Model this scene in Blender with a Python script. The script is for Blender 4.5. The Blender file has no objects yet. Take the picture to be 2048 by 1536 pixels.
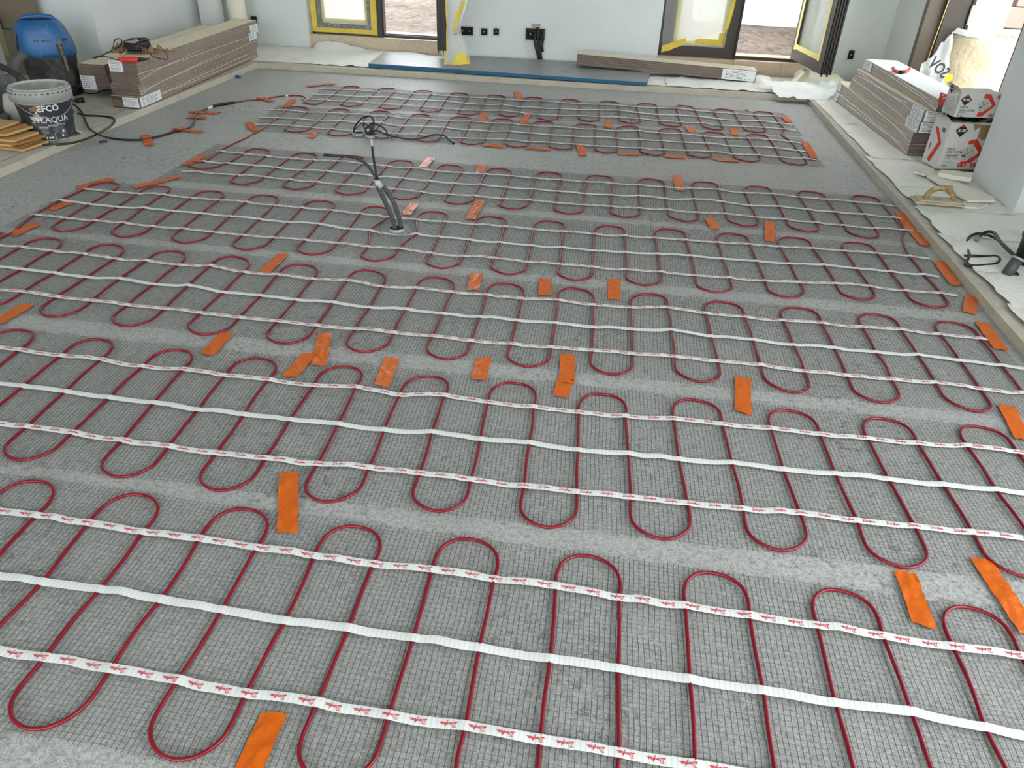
import bpy, math, random
import numpy as np
from mathutils import Vector, Matrix

random.seed(11)
rng = np.random.default_rng(11)
SC = bpy.context.scene
COL = SC.collection
PI = math.pi

# ------------------------------------------------------------------ camera
F_PX, RX, RY, RZ = 1494.99, 0.988296, -0.033581, 0.127933
CAM_H = 1.0
cam_d = bpy.data.cameras.new('camera')
cam_d.sensor_width = 36.0
cam_d.lens = F_PX / 2048 * 36.0
cam_d.clip_start, cam_d.clip_end = 0.02, 200
cam = bpy.data.objects.new('camera', cam_d)
cam.location = (0, 0, CAM_H)
cam.rotation_euler = (RX, RY, RZ)
COL.objects.link(cam)
SC.camera = cam

# ------------------------------------------------------------------ sky light and exposure
SC.view_settings.view_transform = 'Standard'
SC.view_settings.look = 'None'
SC.view_settings.gamma = 1.0
SC.view_settings.use_curve_mapping = False
SC.view_settings.exposure = 0.0
SC.cycles.use_denoising = True
SC.cycles.max_bounces = 8
SC.cycles.diffuse_bounces = 5
SC.cycles.transparent_max_bounces = 12
SC.cycles.caustics_reflective = False
SC.cycles.caustics_refractive = False
SKY_STRENGTH = 6.2
W = bpy.data.worlds.new('overcast_sky')
SC.world = W
W.use_nodes = True
bg = W.node_tree.nodes['Background']
bg.inputs['Color'].default_value = (0.94, 0.975, 1.0, 1)
bg.inputs['Strength'].default_value = SKY_STRENGTH

# ------------------------------------------------------------------ photograph pixel -> point in the place
_R = Matrix.Rotation(RZ, 3, 'Z') @ Matrix.Rotation(RY, 3, 'Y') @ Matrix.Rotation(RX, 3, 'X')
def _ray(u, v):
    return _R @ Vector(((u - 1024) / F_PX, -(v - 768) / F_PX, -1.0))
def PX(u, v, z=0.0):
    "point of the level plane z seen at photograph pixel u, v"
    d = _ray(u, v); s = (z - CAM_H) / d.z
    return np.array((d.x * s, d.y * s, z))
def WY(u, v, y):
    d = _ray(u, v); s = y / d.y
    return np.array((d.x * s, y, CAM_H + d.z * s))
def WX(u, v, x):
    d = _ray(u, v); s = x / d.x
    return np.array((x, d.y * s, CAM_H + d.z * s))

# ------------------------------------------------------------------ materials
def srgb(r, g, b):
    f = lambda c: (c / 255 / 12.92) if c / 255 <= 0.04045 else ((c / 255 + 0.055) / 1.055) ** 2.4
    return (f(r), f(g), f(b), 1)
_mats = {}
def mat(name, col, rough=0.6, metal=0.0, var=0.0, scale=20.0, bump=0.0, bscale=60.0, dirt=None, dscale=8.0, damt=0.5,
        spec=0.5, alpha=1.0, trans=0.0, sheen=0.0):
    if name in _mats: return _mats[name]
    m = bpy.data.materials.new(name); m.use_nodes = True
    nt = m.node_tree; b = nt.nodes['Principled BSDF']; L = nt.links
    c = srgb(*col)
    b.inputs['Base Color'].default_value = c
    b.inputs['Roughness'].default_value = rough
    b.inputs['Metallic'].default_value = metal
    b.inputs['Specular IOR Level'].default_value = spec
    b.inputs['Alpha'].default_value = alpha
    b.inputs['Transmission Weight'].default_value = trans
    tc = nt.nodes.new('ShaderNodeTexCoord')
    src = None
    if var > 0:
        n = nt.nodes.new('ShaderNodeTexNoise'); n.inputs['Scale'].default_value = scale; n.inputs['Detail'].default_value = 6
        L.new(tc.outputs['Object'], n.inputs['Vector'])
        r = nt.nodes.new('ShaderNodeValToRGB')
        r.color_ramp.elements[0].position = 0.3; r.color_ramp.elements[1].position = 0.7
        r.color_ramp.elements[0].color = tuple(x * (1 - var) for x in c[:3]) + (1,)
        r.color_ramp.elements[1].color = tuple(min(1, x * (1 + var)) for x in c[:3]) + (1,)
        L.new(n.outputs['Fac'], r.inputs['Fac']); src = r.outputs['Color']
    if dirt:
        n = nt.nodes.new('ShaderNodeTexNoise'); n.inputs['Scale'].default_value = dscale; n.inputs['Detail'].default_value = 8
        n.inputs['Roughness'].default_value = 0.7
        L.new(tc.outputs['Object'], n.inputs['Vector'])
        r = nt.nodes.new('ShaderNodeValToRGB')
        r.color_ramp.elements[0].position = 0.62 - 0.3 * damt; r.color_ramp.elements[1].position = 0.8 - 0.2 * damt
        L.new(n.outputs['Fac'], r.inputs['Fac'])
        mx = nt.nodes.new('ShaderNodeMix'); mx.data_type = 'RGBA'
        L.new(r.outputs['Color'], mx.inputs['Factor'])
        if src: L.new(src, mx.inputs['A'])
        else: mx.inputs['A'].default_value = c
        mx.inputs['B'].default_value = srgb(*dirt); src = mx.outputs['Result']
    if src: L.new(src, b.inputs['Base Color'])
    if bump > 0:
        n = nt.nodes.new('ShaderNodeTexNoise'); n.inputs['Scale'].default_value = bscale; n.inputs['Detail'].default_value = 5
        L.new(tc.outputs['Object'], n.inputs['Vector'])
        bp = nt.nodes.new('ShaderNodeBump'); bp.inputs['Strength'].default_value = bump; bp.inputs['Distance'].default_value = 0.01
        L.new(n.outputs['Fac'], bp.inputs['Height']); L.new(bp.outputs['Normal'], b.inputs['Normal'])
    _mats[name] = m
    return m

def film_mat(name, col, clear=0.7, rough=0.2, wrinkle=18.0):
    "thin plastic film: part see-through, part milky with glossy wrinkles"
    if name in _mats: return _mats[name]
    m = bpy.data.materials.new(name); m.use_nodes = True
    nt = m.node_tree; L = nt.links; b = nt.nodes['Principled BSDF']; out = nt.nodes['Material Output']
    b.inputs['Base Color'].default_value = srgb(*col); b.inputs['Roughness'].default_value = rough
    tc = nt.nodes.new('ShaderNodeTexCoord')
    n = nt.nodes.new('ShaderNodeTexNoise'); n.inputs['Scale'].default_value = wrinkle; n.inputs['Detail'].default_value = 4
    L.new(tc.outputs['Object'], n.inputs['Vector'])
    bp = nt.nodes.new('ShaderNodeBump'); bp.inputs['Strength'].default_value = 0.6; bp.inputs['Distance'].default_value = 0.02
    L.new(n.outputs['Fac'], bp.inputs['Height']); L.new(bp.outputs['Normal'], b.inputs['Normal'])
    tl = nt.nodes.new('ShaderNodeBsdfTranslucent'); tl.inputs['Color'].default_value = srgb(*col)
    a1 = nt.nodes.new('ShaderNodeMixShader'); a1.inputs['Fac'].default_value = 0.45
    L.new(b.outputs[0], a1.inputs[1]); L.new(tl.outputs[0], a1.inputs[2])
    tr = nt.nodes.new('ShaderNodeBsdfTransparent')
    mx = nt.nodes.new('ShaderNodeMixShader'); mx.inputs['Fac'].default_value = clear
    L.new(a1.outputs[0], mx.inputs[1]); L.new(tr.outputs[0], mx.inputs[2])
    L.new(mx.outputs[0], out.inputs['Surface'])
    _mats[name] = m
    return m

# ------------------------------------------------------------------ mesh helpers
def weld(lists):
    "join (verts, faces) lists"
    V, Fc, n = [], [], 0
    for v, f in lists:
        v = np.asarray(v, float).reshape(-1, 3)
        V.append(v); Fc += [tuple(i + n for i in q) for q in f]; n += len(v)
    return np.concatenate(V), Fc
def box(x0, x1, y0, y1, z0, z1, bev=0.0):
    if bev <= 0:
        v = [(x, y, z) for z in (z0, z1) for y in (y0, y1) for x in (x0, x1)]
        return np.array(v, float), [(0, 2, 3, 1), (4, 5, 7, 6), (0, 1, 5, 4), (2, 6, 7, 3), (0, 4, 6, 2), (1, 3, 7, 5)]
    b = bev
    rings = []
    def ring(z, i):
        xa, xb, ya, yb = x0 + i, x1 - i, y0 + i, y1 - i
        return [(xa + b, ya, z), (xb - b, ya, z), (xb, ya + b, z), (xb, yb - b, z), (xb - b, yb, z), (xa + b, yb, z), (xa, yb - b, z), (xa, ya + b, z)]
    v = ring(z0, b * .8) + ring(z0 + b, 0) + ring(z1 - b, 0) + ring(z1, b * .8)
    f = [tuple(range(7, -1, -1)), tuple(range(24, 32))]
    for k in range(3):
        for i in range(8):
            j = (i + 1) % 8
            f.append((k * 8 + i, k * 8 + j, k * 8 + 8 + j, k * 8 + 8 + i))
    return np.array(v, float), f
def prism(poly, z0, z1):
    "upright prism over a counter-clockwise outline"
    n = len(poly)
    v = [(p[0], p[1], z0) for p in poly] + [(p[0], p[1], z1) for p in poly]
    f = [tuple(range(n - 1, -1, -1)), tuple(range(n, 2 * n))]
    f += [(i, (i + 1) % n, n + (i + 1) % n, n + i) for i in range(n)]
    return np.array(v, float), f
def catmull(P, k=6, closed=False):
    P = np.asarray(P, float)
    Q = np.vstack([2 * P[0] - P[1], P, 2 * P[-1] - P[-2]])
    out = []
    for i in range(1, len(Q) - 2):
        a, b, c, d = Q[i - 1], Q[i], Q[i + 1], Q[i + 2]
        for t in np.arange(k) / k:
            out.append(0.5 * ((2 * b) + (c - a) * t + (2 * a - 5 * b + 4 * c - d) * t * t + (3 * b - a - 3 * c + d) * t ** 3))
    out.append(P[-1])
    return np.array(out)
def tube(P, r, sides=8, caps=True):
    P = np.asarray(P, float); n = len(P)
    T = np.gradient(P, axis=0); T /= np.linalg.norm(T, axis=1)[:, None] + 1e-12
    N = np.zeros_like(P)
    u = np.array((0, 0, 1.0)) if abs(T[0][2]) < 0.9 else np.array((1.0, 0, 0))
    for i in range(n):
        u = u - T[i] * (u @ T[i]); l = np.linalg.norm(u)
        if l < 1e-6: u = np.cross(T[i], (0.3, 0.7, 0.2)); l = np.linalg.norm(u)
        u = u / l; N[i] = u
    B = np.cross(T, N)
    r = np.broadcast_to(np.asarray(r, float), (n,))
    a = np.arange(sides) * 2 * PI / sides
    V = P[:, None] + r[:, None, None] * (np.cos(a)[None, :, None] * N[:, None] + np.sin(a)[None, :, None] * B[:, None])
    V = V.reshape(-1, 3)
    Fc = []
    for i in range(n - 1):
        for j in range(sides):
            k = (j + 1) % sides
            Fc.append((i * sides + j, i * sides + k, (i + 1) * sides + k, (i + 1) * sides + j))
    if caps:
        Fc.append(tuple(range(sides - 1, -1, -1))); Fc.append(tuple(range((n - 1) * sides, n * sides)))
    return V, Fc
def lathe(prof, seg=32, cx=0, cy=0):
    "turn (r, z) pairs around the upright axis; open ends are capped when r is 0"
    n = len(prof); a = np.arange(seg) * 2 * PI / seg
    V = [(cx + r * math.cos(t), cy + r * math.sin(t), z) for r, z in prof for t in a]
    Fc = []
    for i in range(n - 1):
        for j in range(seg):
            k = (j + 1) % seg
            Fc.append((i * seg + j, i * seg + k, (i + 1) * seg + k, (i + 1) * seg + j))
    return np.array(V), Fc
def loft(sections, seg=40):
    "sections: (z, rx, ry, exponent, cx, cy); closed at both ends"
    V = []
    for z, rx, ry, e, cx, cy in sections:
        for t in np.arange(seg) * 2 * PI / seg:
            c, s = math.cos(t), math.sin(t)
            V.append((cx + rx * math.copysign(abs(c) ** (2 / e), c), cy + ry * math.copysign(abs(s) ** (2 / e), s), z))
    n = len(sections); Fc = []
    for i in range(n - 1):
        for j in range(seg):
            k = (j + 1) % seg
            Fc.append((i * seg + j, i * seg + k, (i + 1) * seg + k, (i + 1) * seg + j))
    Fc.append(tuple(range(seg - 1, -1, -1))); Fc.append(tuple(range((n - 1) * seg, n * seg)))
    return np.array(V), Fc
def smooth_noise(x, y, seed=0, s=1.0):
    r = np.random.default_rng(seed)
    out = 0
    for k in range(5):
        a, b, p, q = r.uniform(-1, 1, 4)
        out = out + np.sin((a * 9 * x + b * 9 * y) / s * (1 + .6 * k) + p * 9) * np.cos((q * 7 * x - a * 8 * y) / s * (1 + .5 * k) + b * 5) / (1 + .5 * k)
    return out / 2.2
def sheet(c, nx=12, ny=12, amp=0.004, rag=0.0, seed=0, s=0.15, lift=None, thick=0.0, side=1.0):
    "cloth-like patch over four corners c (order a b c d round), wavy and with ragged rims"
    c = [np.asarray(q, float) for q in c]
    r = np.random.default_rng(seed)
    U, Vv = np.meshgrid(np.linspace(0, 1, nx + 1), np.linspace(0, 1, ny + 1))
    e1 = np.cumsum(r.normal(0, .5, (ny + 1, 2)), 0) * 0 + r.uniform(-1, 1, (ny + 1, 2))
    e2 = r.uniform(-1, 1, (nx + 1, 2))
    L1 = np.linalg.norm(c[1] - c[0]); L2 = np.linalg.norm(c[3] - c[0])
    if rag > 0:
        U = U.copy(); Vv = Vv.copy()
        U[:, 0] += e1[:, 0] * rag / L1; U[:, -1] += e1[:, 1] * rag / L1
        Vv[0] += e2[:, 0] * rag * side / L2; Vv[-1] += e2[:, 1] * rag * side / L2
    P = (c[0] * ((1 - U) * (1 - Vv))[..., None] + c[1] * (U * (1 - Vv))[..., None] + c[2] * (U * Vv)[..., None] + c[3] * ((1 - U) * Vv)[..., None])
    h = np.maximum(0, smooth_noise(P[..., 0], P[..., 1], seed, s)) * amp
    P[..., 2] += h
    if lift is not None: P[..., 2] += lift(P[..., 0], P[..., 1])
    V = P.reshape(-1, 3); Fc = []
    w = nx + 1
    for j in range(ny):
        for i in range(nx):
            Fc.append((j * w + i, j * w + i + 1, (j + 1) * w + i + 1, (j + 1) * w + i))
    if thick > 0:
        n = len(V); V2 = V.copy(); V2[:, 2] -= thick
        F2 = [tuple(reversed([i + n for i in q])) for q in Fc]
        rim = [i for i in range(w)] + [j * w + nx for j in range(1, ny + 1)] + [ny * w + i for i in range(nx - 1, -1, -1)] + [j * w for j in range(ny - 1, 0, -1)]
        side = [(rim[(k + 1) % len(rim)], rim[k], rim[k] + n, rim[(k + 1) % len(rim)] + n) for k in range(len(rim))]
        V = np.vstack([V, V2]); Fc = Fc + F2 + side
    return V, Fc

def me(name, V, Fc, m, smooth=False):
    mesh = bpy.data.meshes.new(name)
    mesh.from_pydata([tuple(p) for p in np.asarray(V, float)], [], Fc)
    mesh.materials.append(m)
    if smooth: mesh.polygons.foreach_set('use_smooth', [True] * len(mesh.polygons))
    mesh.update()
    return mesh
def tag(o, label=None, cat=None, group=None, kind=None):
    if label: o['label'] = label
    if cat: o['category'] = cat
    if group: o['group'] = group
    if kind: o['kind'] = kind
    return o
def link(name, data, parent=None, loc=None, rot=None):
    o = bpy.data.objects.new(name, data); COL.objects.link(o)
    if parent is not None: o.parent = parent
    if loc is not None: o.location = tuple(loc)
    if rot is not None: o.rotation_euler = tuple(rot)
    return o
def thing(name, label, cat, loc=(0, 0, 0), rz=0.0, group=None):
    o = link(name, None, None, loc, (0, 0, rz)); o.empty_display_size = 0.05
    return tag(o, label, cat, group)
def part(name, geo, m, parent, smooth=False, label=None, world=False):
    "geo in the parent's frame; world=True when it is given in room coordinates"
    V, Fc = geo
    V = np.asarray(V, float)
    if world:
        chain = []; p = parent
        while p is not None: chain.append(p); p = p.parent
        M_ = Matrix.Identity(4)
        for p in reversed(chain):
            M_ = M_ @ Matrix.LocRotScale(p.location, p.rotation_euler, p.scale)
        I = np.array(M_.inverted())
        V = V @ I[:3, :3].T + I[:3, 3]
    o = link(name, me(name, V, Fc, m, smooth), parent)
    if label: o['label'] = label
    return o
def solid(name, geo, m, label=None, cat=None, group=None, kind=None, smooth=False):
    "a top-level thing that is one mesh; its origin sits at its base"
    V, Fc = geo; V = np.asarray(V, float)
    c = np.array(((V[:, 0].min() + V[:, 0].max()) / 2, (V[:, 1].min() + V[:, 1].max()) / 2, V[:, 2].min()))
    o = link(name, me(name, V - c, Fc, m, smooth), None, c)
    return tag(o, label, cat, group, kind)
def struct(name, geo, m, smooth=False, parent=None):
    if parent is not None: return part(name, geo, m, parent, smooth)
    o = link(name, me(name, geo[0], geo[1], m, smooth))
    return tag(o, kind='structure')

_txt = {}
def text_geo(s, size, bold=0.0, shear=0.0, align='LEFT'):
    key = (s, bold, shear, align)
    if key not in _txt:
        c = bpy.data.curves.new('lettering', 'FONT'); c.body = s; c.size = 1.0; c.offset = bold; c.shear = shear
        c.align_x = align; c.resolution_u = 2
        o = bpy.data.objects.new('lettering', c); COL.objects.link(o)
        dg = bpy.context.evaluated_depsgraph_get()
        m = bpy.data.meshes.new_from_object(o.evaluated_get(dg))
        V = np.array([v.co[:] for v in m.vertices]).reshape(-1, 3); Fc = [tuple(p.vertices) for p in m.polygons]
        bpy.data.objects.remove(o); bpy.data.curves.remove(c); bpy.data.meshes.remove(m)
        _txt[key] = (V, Fc)
    V, Fc = _txt[key]
    return V * size, list(Fc)
def on_plane(geo, o, ux, uy, off=0.0006):
    "lay a flat figure (x, y) on the plane through o spanned by ux, uy"
    V, Fc = geo
    ux = np.asarray(ux, float); uy = np.asarray(uy, float)
    n = np.cross(ux, uy); n = n / np.linalg.norm(n)
    V = np.asarray(V)
    return np.asarray(o, float) + V[:, :1] * ux + V[:, 1:2] * uy + n * off, Fc
def rect(x0, x1, y0, y1):
    return np.array([(x0, y0, 0), (x1, y0, 0), (x1, y1, 0), (x0, y1, 0)], float), [(0, 1, 2, 3)]
def poly2(pts):
    return np.array([(p[0], p[1], 0) for p in pts], float), [tuple(range(len(pts)))]
MATS={
 'A':{'L':(2,[(-764,627),(-655,624),(-548,621),(-439,614),(-332,616),(-224,612),(-112,612),(-4,607),(106,604),(211,602)]),
  'M':(1,[(-862,762),(-759,762),(-650,758),(-542,753),(-433,748),(-328,750),(-221,747),(-114,745),(-2,742),(104,740),(213,738),(322,735),(427,730),(537,732),(638,722)]),
  'U':(0,[(-974,906),(-869,903),(-759,897),(-652,898),(-543,893),(-435,890),(-327,888),(-222,892),(-112,887),(-5,889),(104,880),(215,881),(321,877),(430,873),(534,868),(642,864),(746,862)]),
  },
 'B':{'L':(2,[(-1168,1152),(-1062,1149),(-945,1142),(-839,1139),(-733,1134),(-627,1135),(-516,1135),(-409,1141),(-303,1141),(-197,1139),(-88,1138),(18,1137),(125,1139),(236,1140),(344,1142),(454,1148),(561,1144),(669,1146),(777,1147)]),
  'M':(1,[(-1276,1291),(-1171,1288),(-1060,1283),(-952,1281),(-842,1272),(-734,1273),(-627,1272),(-519,1275),(-413,1271),(-308,1282),(-200,1274),(-93,1280),(13,1272),(120,1279),(227,1277),(339,1285),(445,1280),(552,1284),(660,1284),(769,1286),(874,1288)]),
  'U':(0,[(-1392,1438),(-1277,1430),(-1172,1431),(-1057,1420),(-956,1425),(-846,1416),(-737,1418),(-624,1412),(-524,1424),(-414,1408),(-310,1426),(-205,1416),(-98,1416),(7,1412),(114,1416),(224,1425),(333,1423),(442,1426),(549,1422),(654,1425),(762,1426),(871,1436),(975,1430)]),
  },
 'C':{'L':(2,[(-1590,1727),(-1480,1717),(-1373,1714),(-1265,1708),(-1156,1707),(-1048,1702),(-936,1697),(-827,1697),(-717,1693),(-610,1694),(-504,1694),(-398,1695),(-293,1689),(-187,1694),(-81,1695),(26,1698),(131,1700),(241,1706),(351,1703),(461,1705),(568,1693),(673,1692),(782,1695),(890,1699),(993,1688),(1095,1689)]),
  'M':(1,[(-1690,1861),(-1583,1857),(-1474,1847),(-1377,1858),(-1263,1842),(-1162,1854),(-1044,1831),(-934,1832),(-825,1826),(-718,1831),(-608,1820),(-505,1830),(-398,1824),(-292,1824),(-189,1823),(-81,1829),(23,1823),(130,1832),(239,1850),(346,1833),(458,1836),(564,1827),(673,1832),(781,1829),(890,1836),(994,1825),(1096,1819)]),
  'U':(0,[(-1800,2011),(-1688,2002),(-1583,2001),(-1469,1986),(-1370,1992),(-1260,1981),(-1163,1996),(-1046,1972),(-939,1975),(-826,1966),(-724,1978),(-611,1957),(-509,1968),(-401,1961),(-297,1964),(-190,1959),(-85,1971),(19,1959),(127,1963),(234,1985),(343,1969),(452,1969),(561,1967),(669,1973),(780,1970),(887,1976),(991,1968),(1097,1963)]),
  },
 'D':{'L':(0,[(-1935,2271),(-1813,2262),(-1709,2263),(-1604,2264),(-1493,2254),(-1389,2256),(-1277,2249),(-1170,2244),(-1063,2243),(-954,2246),(-844,2244),(-735,2235),(-631,2244),(-521,2227),(-415,2224),(-312,2230),(-202,2220),(-97,2224),(9,2225),(117,2227),(224,2232),(333,2226),(440,2231),(551,2229),(658,2240),(772,2254),(875,2256),(979,2244),(1087,2247)]),
  'M':(0,[(-1940,2418),(-1819,2402),(-1709,2396),(-1615,2412),(-1501,2401),(-1393,2400),(-1285,2396),(-1175,2392),(-1066,2385),(-959,2393),(-843,2368),(-767,2373),(-605,2378),(-526,2367),(-419,2362),(-311,2362),(-206,2357),(-100,2363),(6,2355),(113,2365),(221,2373),(331,2381),(434,2377),(546,2380),(653,2381),(766,2396),(868,2387),(975,2386),(1081,2384)]),
  'U':(0,[(-1929,2546),(-1819,2540),(-1713,2540),(-1618,2553),(-1503,2541),(-1396,2542),(-1291,2545),(-1180,2536),(-1071,2532),(-962,2530),(-850,2520),(-741,2508),(-636,2507),(-531,2508),(-425,2504),(-315,2508),(-211,2502),(-105,2506),(3,2503),(110,2512),(216,2513),(324,2517),(433,2519),(542,2525),(646,2525),(758,2535),(864,2532),(973,2535),(1080,2534)]),
  },
 'E':{'L':(2,[(-1451,2829),(-1341,2834),(-1231,2825),(-1122,2822),(-1014,2812),(-903,2806),(-796,2805),(-686,2797),(-579,2795),(-474,2801),(-366,2792),(-260,2799),(-155,2790),(-46,2793),(57,2798),(168,2803),(274,2813),(385,2804),(494,2813),(603,2801),(713,2805),(821,2796),(922,2786),(1031,2782),(1139,2787)]),
  'M':(1,[(-1554,2965),(-1447,2961),(-1340,2957),(-1229,2949),(-1124,2960),(-1015,2956),(-903,2938),(-796,2942),(-685,2932),(-581,2927),(-474,2938),(-366,2927),(-261,2931),(-156,2924),(-50,2920),(56,2929),(166,2945),(270,2933),(384,2955),(494,2950),(599,2928),(713,2945),(818,2934),(922,2928),(1031,2926),(1139,2916)]),
  'U':(0,[(-1659,3121),(-1555,3108),(-1446,3101),(-1338,3092),(-1227,3090),(-1126,3101),(-1013,3092),(-904,3083),(-798,3085),(-687,3068),(-579,3068),(-474,3073),(-370,3075),(-262,3069),(-157,3072),(-53,3068),(56,3076),(167,3082),(273,3078),(383,3088),(493,3099),(599,3079),(709,3092),(815,3075),(920,3072),(1028,3068),(1134,3062)]),
  },
 'F':{'L':(0,[(-1638,3585),(-1533,3598),(-1424,3591),(-1316,3592),(-1205,3583),(-1108,3608),(-990,3583),(-887,3602),(-776,3585),(-670,3592),(-562,3602),(-461,3619),(-348,3604),(-251,3617),(-137,3616),(-32,3610),(75,3621),(183,3630),(293,3631),(401,3639),(511,3654),(617,3634),(733,3652),(832,3641),(944,3650)]),
  'M':(0,[(-1645,3719),(-1538,3729),(-1427,3725),(-1326,3742),(-1217,3743),(-1117,3766),(-998,3723),(-895,3749),(-790,3758),(-675,3737),(-570,3738),(-465,3765),(-358,3754),(-250,3751),(-144,3753),(-35,3768),(70,3769),(182,3778),(287,3785),(398,3783),(506,3793),(612,3770),(725,3793),(835,3794),(939,3772)]),
  'U':(0,[(-1665,3878),(-1544,3864),(-1441,3882),(-1328,3888),(-1225,3896),(-1118,3902),(-1004,3883),(-897,3890),(-793,3888),(-685,3904),(-577,3898),(-471,3917),(-363,3902),(-256,3917),(-149,3908),(-40,3918),(68,3910),(178,3945),(285,3928),(394,3943),(502,3921),(610,3928),(721,3939),(830,3946),(934,3929)]),
  },
 'G':{'L':(0,[(-1539,4148),(-1434,4149),(-1326,4150),(-1220,4153),(-1108,4146),(-1000,4148),(-890,4139),(-784,4136),(-673,4141),(-571,4173),(-460,4157),(-353,4134),(-244,4147),(-139,4176),(-30,4178),(77,4197),(188,4196),(293,4184),(404,4179),(515,4193),(617,4165),(729,4177),(838,4181),(945,4175)]),
  'M':(0,[(-1543,4274),(-1434,4272),(-1332,4294),(-1229,4305),(-1112,4286),(-1007,4300),(-902,4303),(-789,4278),(-679,4280),(-577,4308),(-465,4274),(-359,4286),(-251,4305),(-142,4303),(-35,4332),(74,4351),(182,4324),(288,4306),(399,4330),(508,4328),(612,4300),(721,4303),(836,4323),(940,4300)]),
  'U':(0,[(-1547,4416),(-1442,4430),(-1334,4423),(-1231,4446),(-1118,4424),(-1013,4442),(-902,4434),(-793,4429),(-687,4436),(-578,4431),(-475,4437),(-365,4456),(-258,4451),(-148,4447),(-37,4460),(71,4469),(177,4462),(287,4470),(397,4489),(500,4466),(611,4453),(718,4456),(826,4453),(935,4457)]),
  },
}
H = 0.028                                   # the border floor stands this much above the concrete bed

# ------------------------------------------------------------------ special surface materials
def concrete():
    m = bpy.data.materials.new('screed_concrete'); m.use_nodes = True
    nt = m.node_tree; L = nt.links; b = nt.nodes['Principled BSDF']
    tc = nt.nodes.new('ShaderNodeTexCoord')
    def noise(sc, det=6, rough=0.6):
        n = nt.nodes.new('ShaderNodeTexNoise'); n.inputs['Scale'].default_value = sc
        n.inputs['Detail'].default_value = det; n.inputs['Roughness'].default_value = rough
        L.new(tc.outputs['Object'], n.inputs['Vector']); return n.outputs['Fac']
    def ramp(fac, p0, c0, p1, c1):
        r = nt.nodes.new('ShaderNodeValToRGB')
        r.color_ramp.elements[0].position = p0; r.color_ramp.elements[0].color = c0
        r.color_ramp.elements[1].position = p1; r.color_ramp.elements[1].color = c1
        L.new(fac, r.inputs['Fac']); return r.outputs['Color']
    def mix(fac, a, bb, mode='MIX'):
        x = nt.nodes.new('ShaderNodeMix'); x.data_type = 'RGBA'; x.blend_type = mode
        if isinstance(fac, float): x.inputs['Factor'].default_value = fac
        else: L.new(fac, x.inputs['Factor'])
        for s, k in ((a, 'A'), (bb, 'B')):
            if isinstance(s, tuple): x.inputs[k].default_value = s
            else: L.new(s, x.inputs[k])
        return x.outputs['Result']
    base = ramp(noise(1.1, 5), 0.34, srgb(158, 158, 154), 0.66, srgb(186, 187, 185))
    blot = ramp(noise(7, 10, .78), 0.36, srgb(136, 135, 130), 0.6, srgb(200, 201, 199))
    c = mix(0.3, base, blot)
    grain = ramp(noise(300, 4, .8), 0.34, srgb(112, 112, 108), 0.62, srgb(216, 217, 215))
    c = mix(0.5, c, grain)
    # scattered dark pits and white plaster specks, in patches
    patch = ramp(noise(2.2, 5), 0.40, (0, 0, 0, 1), 0.66, (1, 1, 1, 1))
    pits = ramp(noise(40, 8, .82), 0.525, (0, 0, 0, 1), 0.60, (.85, .85, .85, 1))
    pf = mix(1.0, patch, pits, 'MULTIPLY')
    c = mix(pf, c, srgb(70, 68, 64))
    mott = ramp(noise(110, 12, .84), 0.42, srgb(150, 149, 145), 0.54, (1, 1, 1, 1))
    c = mix(0.6, c, mott, 'MULTIPLY')
    speck = ramp(noise(38, 2, .6), 0.755, (0, 0, 0, 1), 0.775, (1, 1, 1, 1))
    c = mix(speck, c, srgb(205, 204, 198))
    L.new(c, b.inputs['Base Color'])
    b.inputs['Roughness'].default_value = 0.46
    b.inputs['Specular IOR Level'].default_value = 0.45
    bp = nt.nodes.new('ShaderNodeBump'); bp.inputs['Strength'].default_value = 0.4; bp.inputs['Distance'].default_value = 0.004
    L.new(grain, bp.inputs['Height'])
    L.new(bp.outputs['Normal'], b.inputs['Normal'])
    return m
def gravel():
    m = bpy.data.materials.new('gravel_ground'); m.use_nodes = True
    nt = m.node_tree; L = nt.links; b = nt.nodes['Principled BSDF']
    tc = nt.nodes.new('ShaderNodeTexCoord')
    v = nt.nodes.new('ShaderNodeTexVoronoi'); v.inputs['Scale'].default_value = 22
    L.new(tc.outputs['Object'], v.inputs['Vector'])
    n = nt.nodes.new('ShaderNodeTexNoise'); n.inputs['Scale'].default_value = 2.0; n.inputs['Detail'].default_value = 8
    L.new(tc.outputs['Object'], n.inputs['Vector'])
    r = nt.nodes.new('ShaderNodeValToRGB')
    r.color_ramp.elements[0].position = .35; r.color_ramp.elements[0].color = srgb(92, 80, 70)
    r.color_ramp.elements[1].position = .65; r.color_ramp.elements[1].color = srgb(118, 107, 98)
    L.new(n.outputs['Fac'], r.inputs['Fac'])
    r2 = nt.nodes.new('ShaderNodeValToRGB')
    r2.color_ramp.elements[0].color = (.45, .42, .38, 1); r2.color_ramp.elements[1].color = (1.25, 1.22, 1.18, 1)
    L.new(v.outputs['Color'], r2.inputs['Fac'])
    mx = nt.nodes.new('ShaderNodeMix'); mx.data_type = 'RGBA'; mx.blend_type = 'MULTIPLY'; mx.inputs['Factor'].default_value = 1
    L.new(r.outputs['Color'], mx.inputs['A']); L.new(r2.outputs['Color'], mx.inputs['B'])
    L.new(mx.outputs['Result'], b.inputs['Base Color']); b.inputs['Roughness'].default_value = .9
    bp = nt.nodes.new('ShaderNodeBump'); bp.invert = True; bp.inputs['Strength'].default_value = 1; bp.inputs['Distance'].default_value = .03
    L.new(v.outputs['Distance'], bp.inputs['Height']); L.new(bp.outputs['Normal'], b.inputs['Normal'])
    return m
CONC = concrete()
PLASTER = mat('white_plaster', (218, 223, 222), 0.9, var=.04, scale=3, bump=.15, bscale=140)
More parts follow.
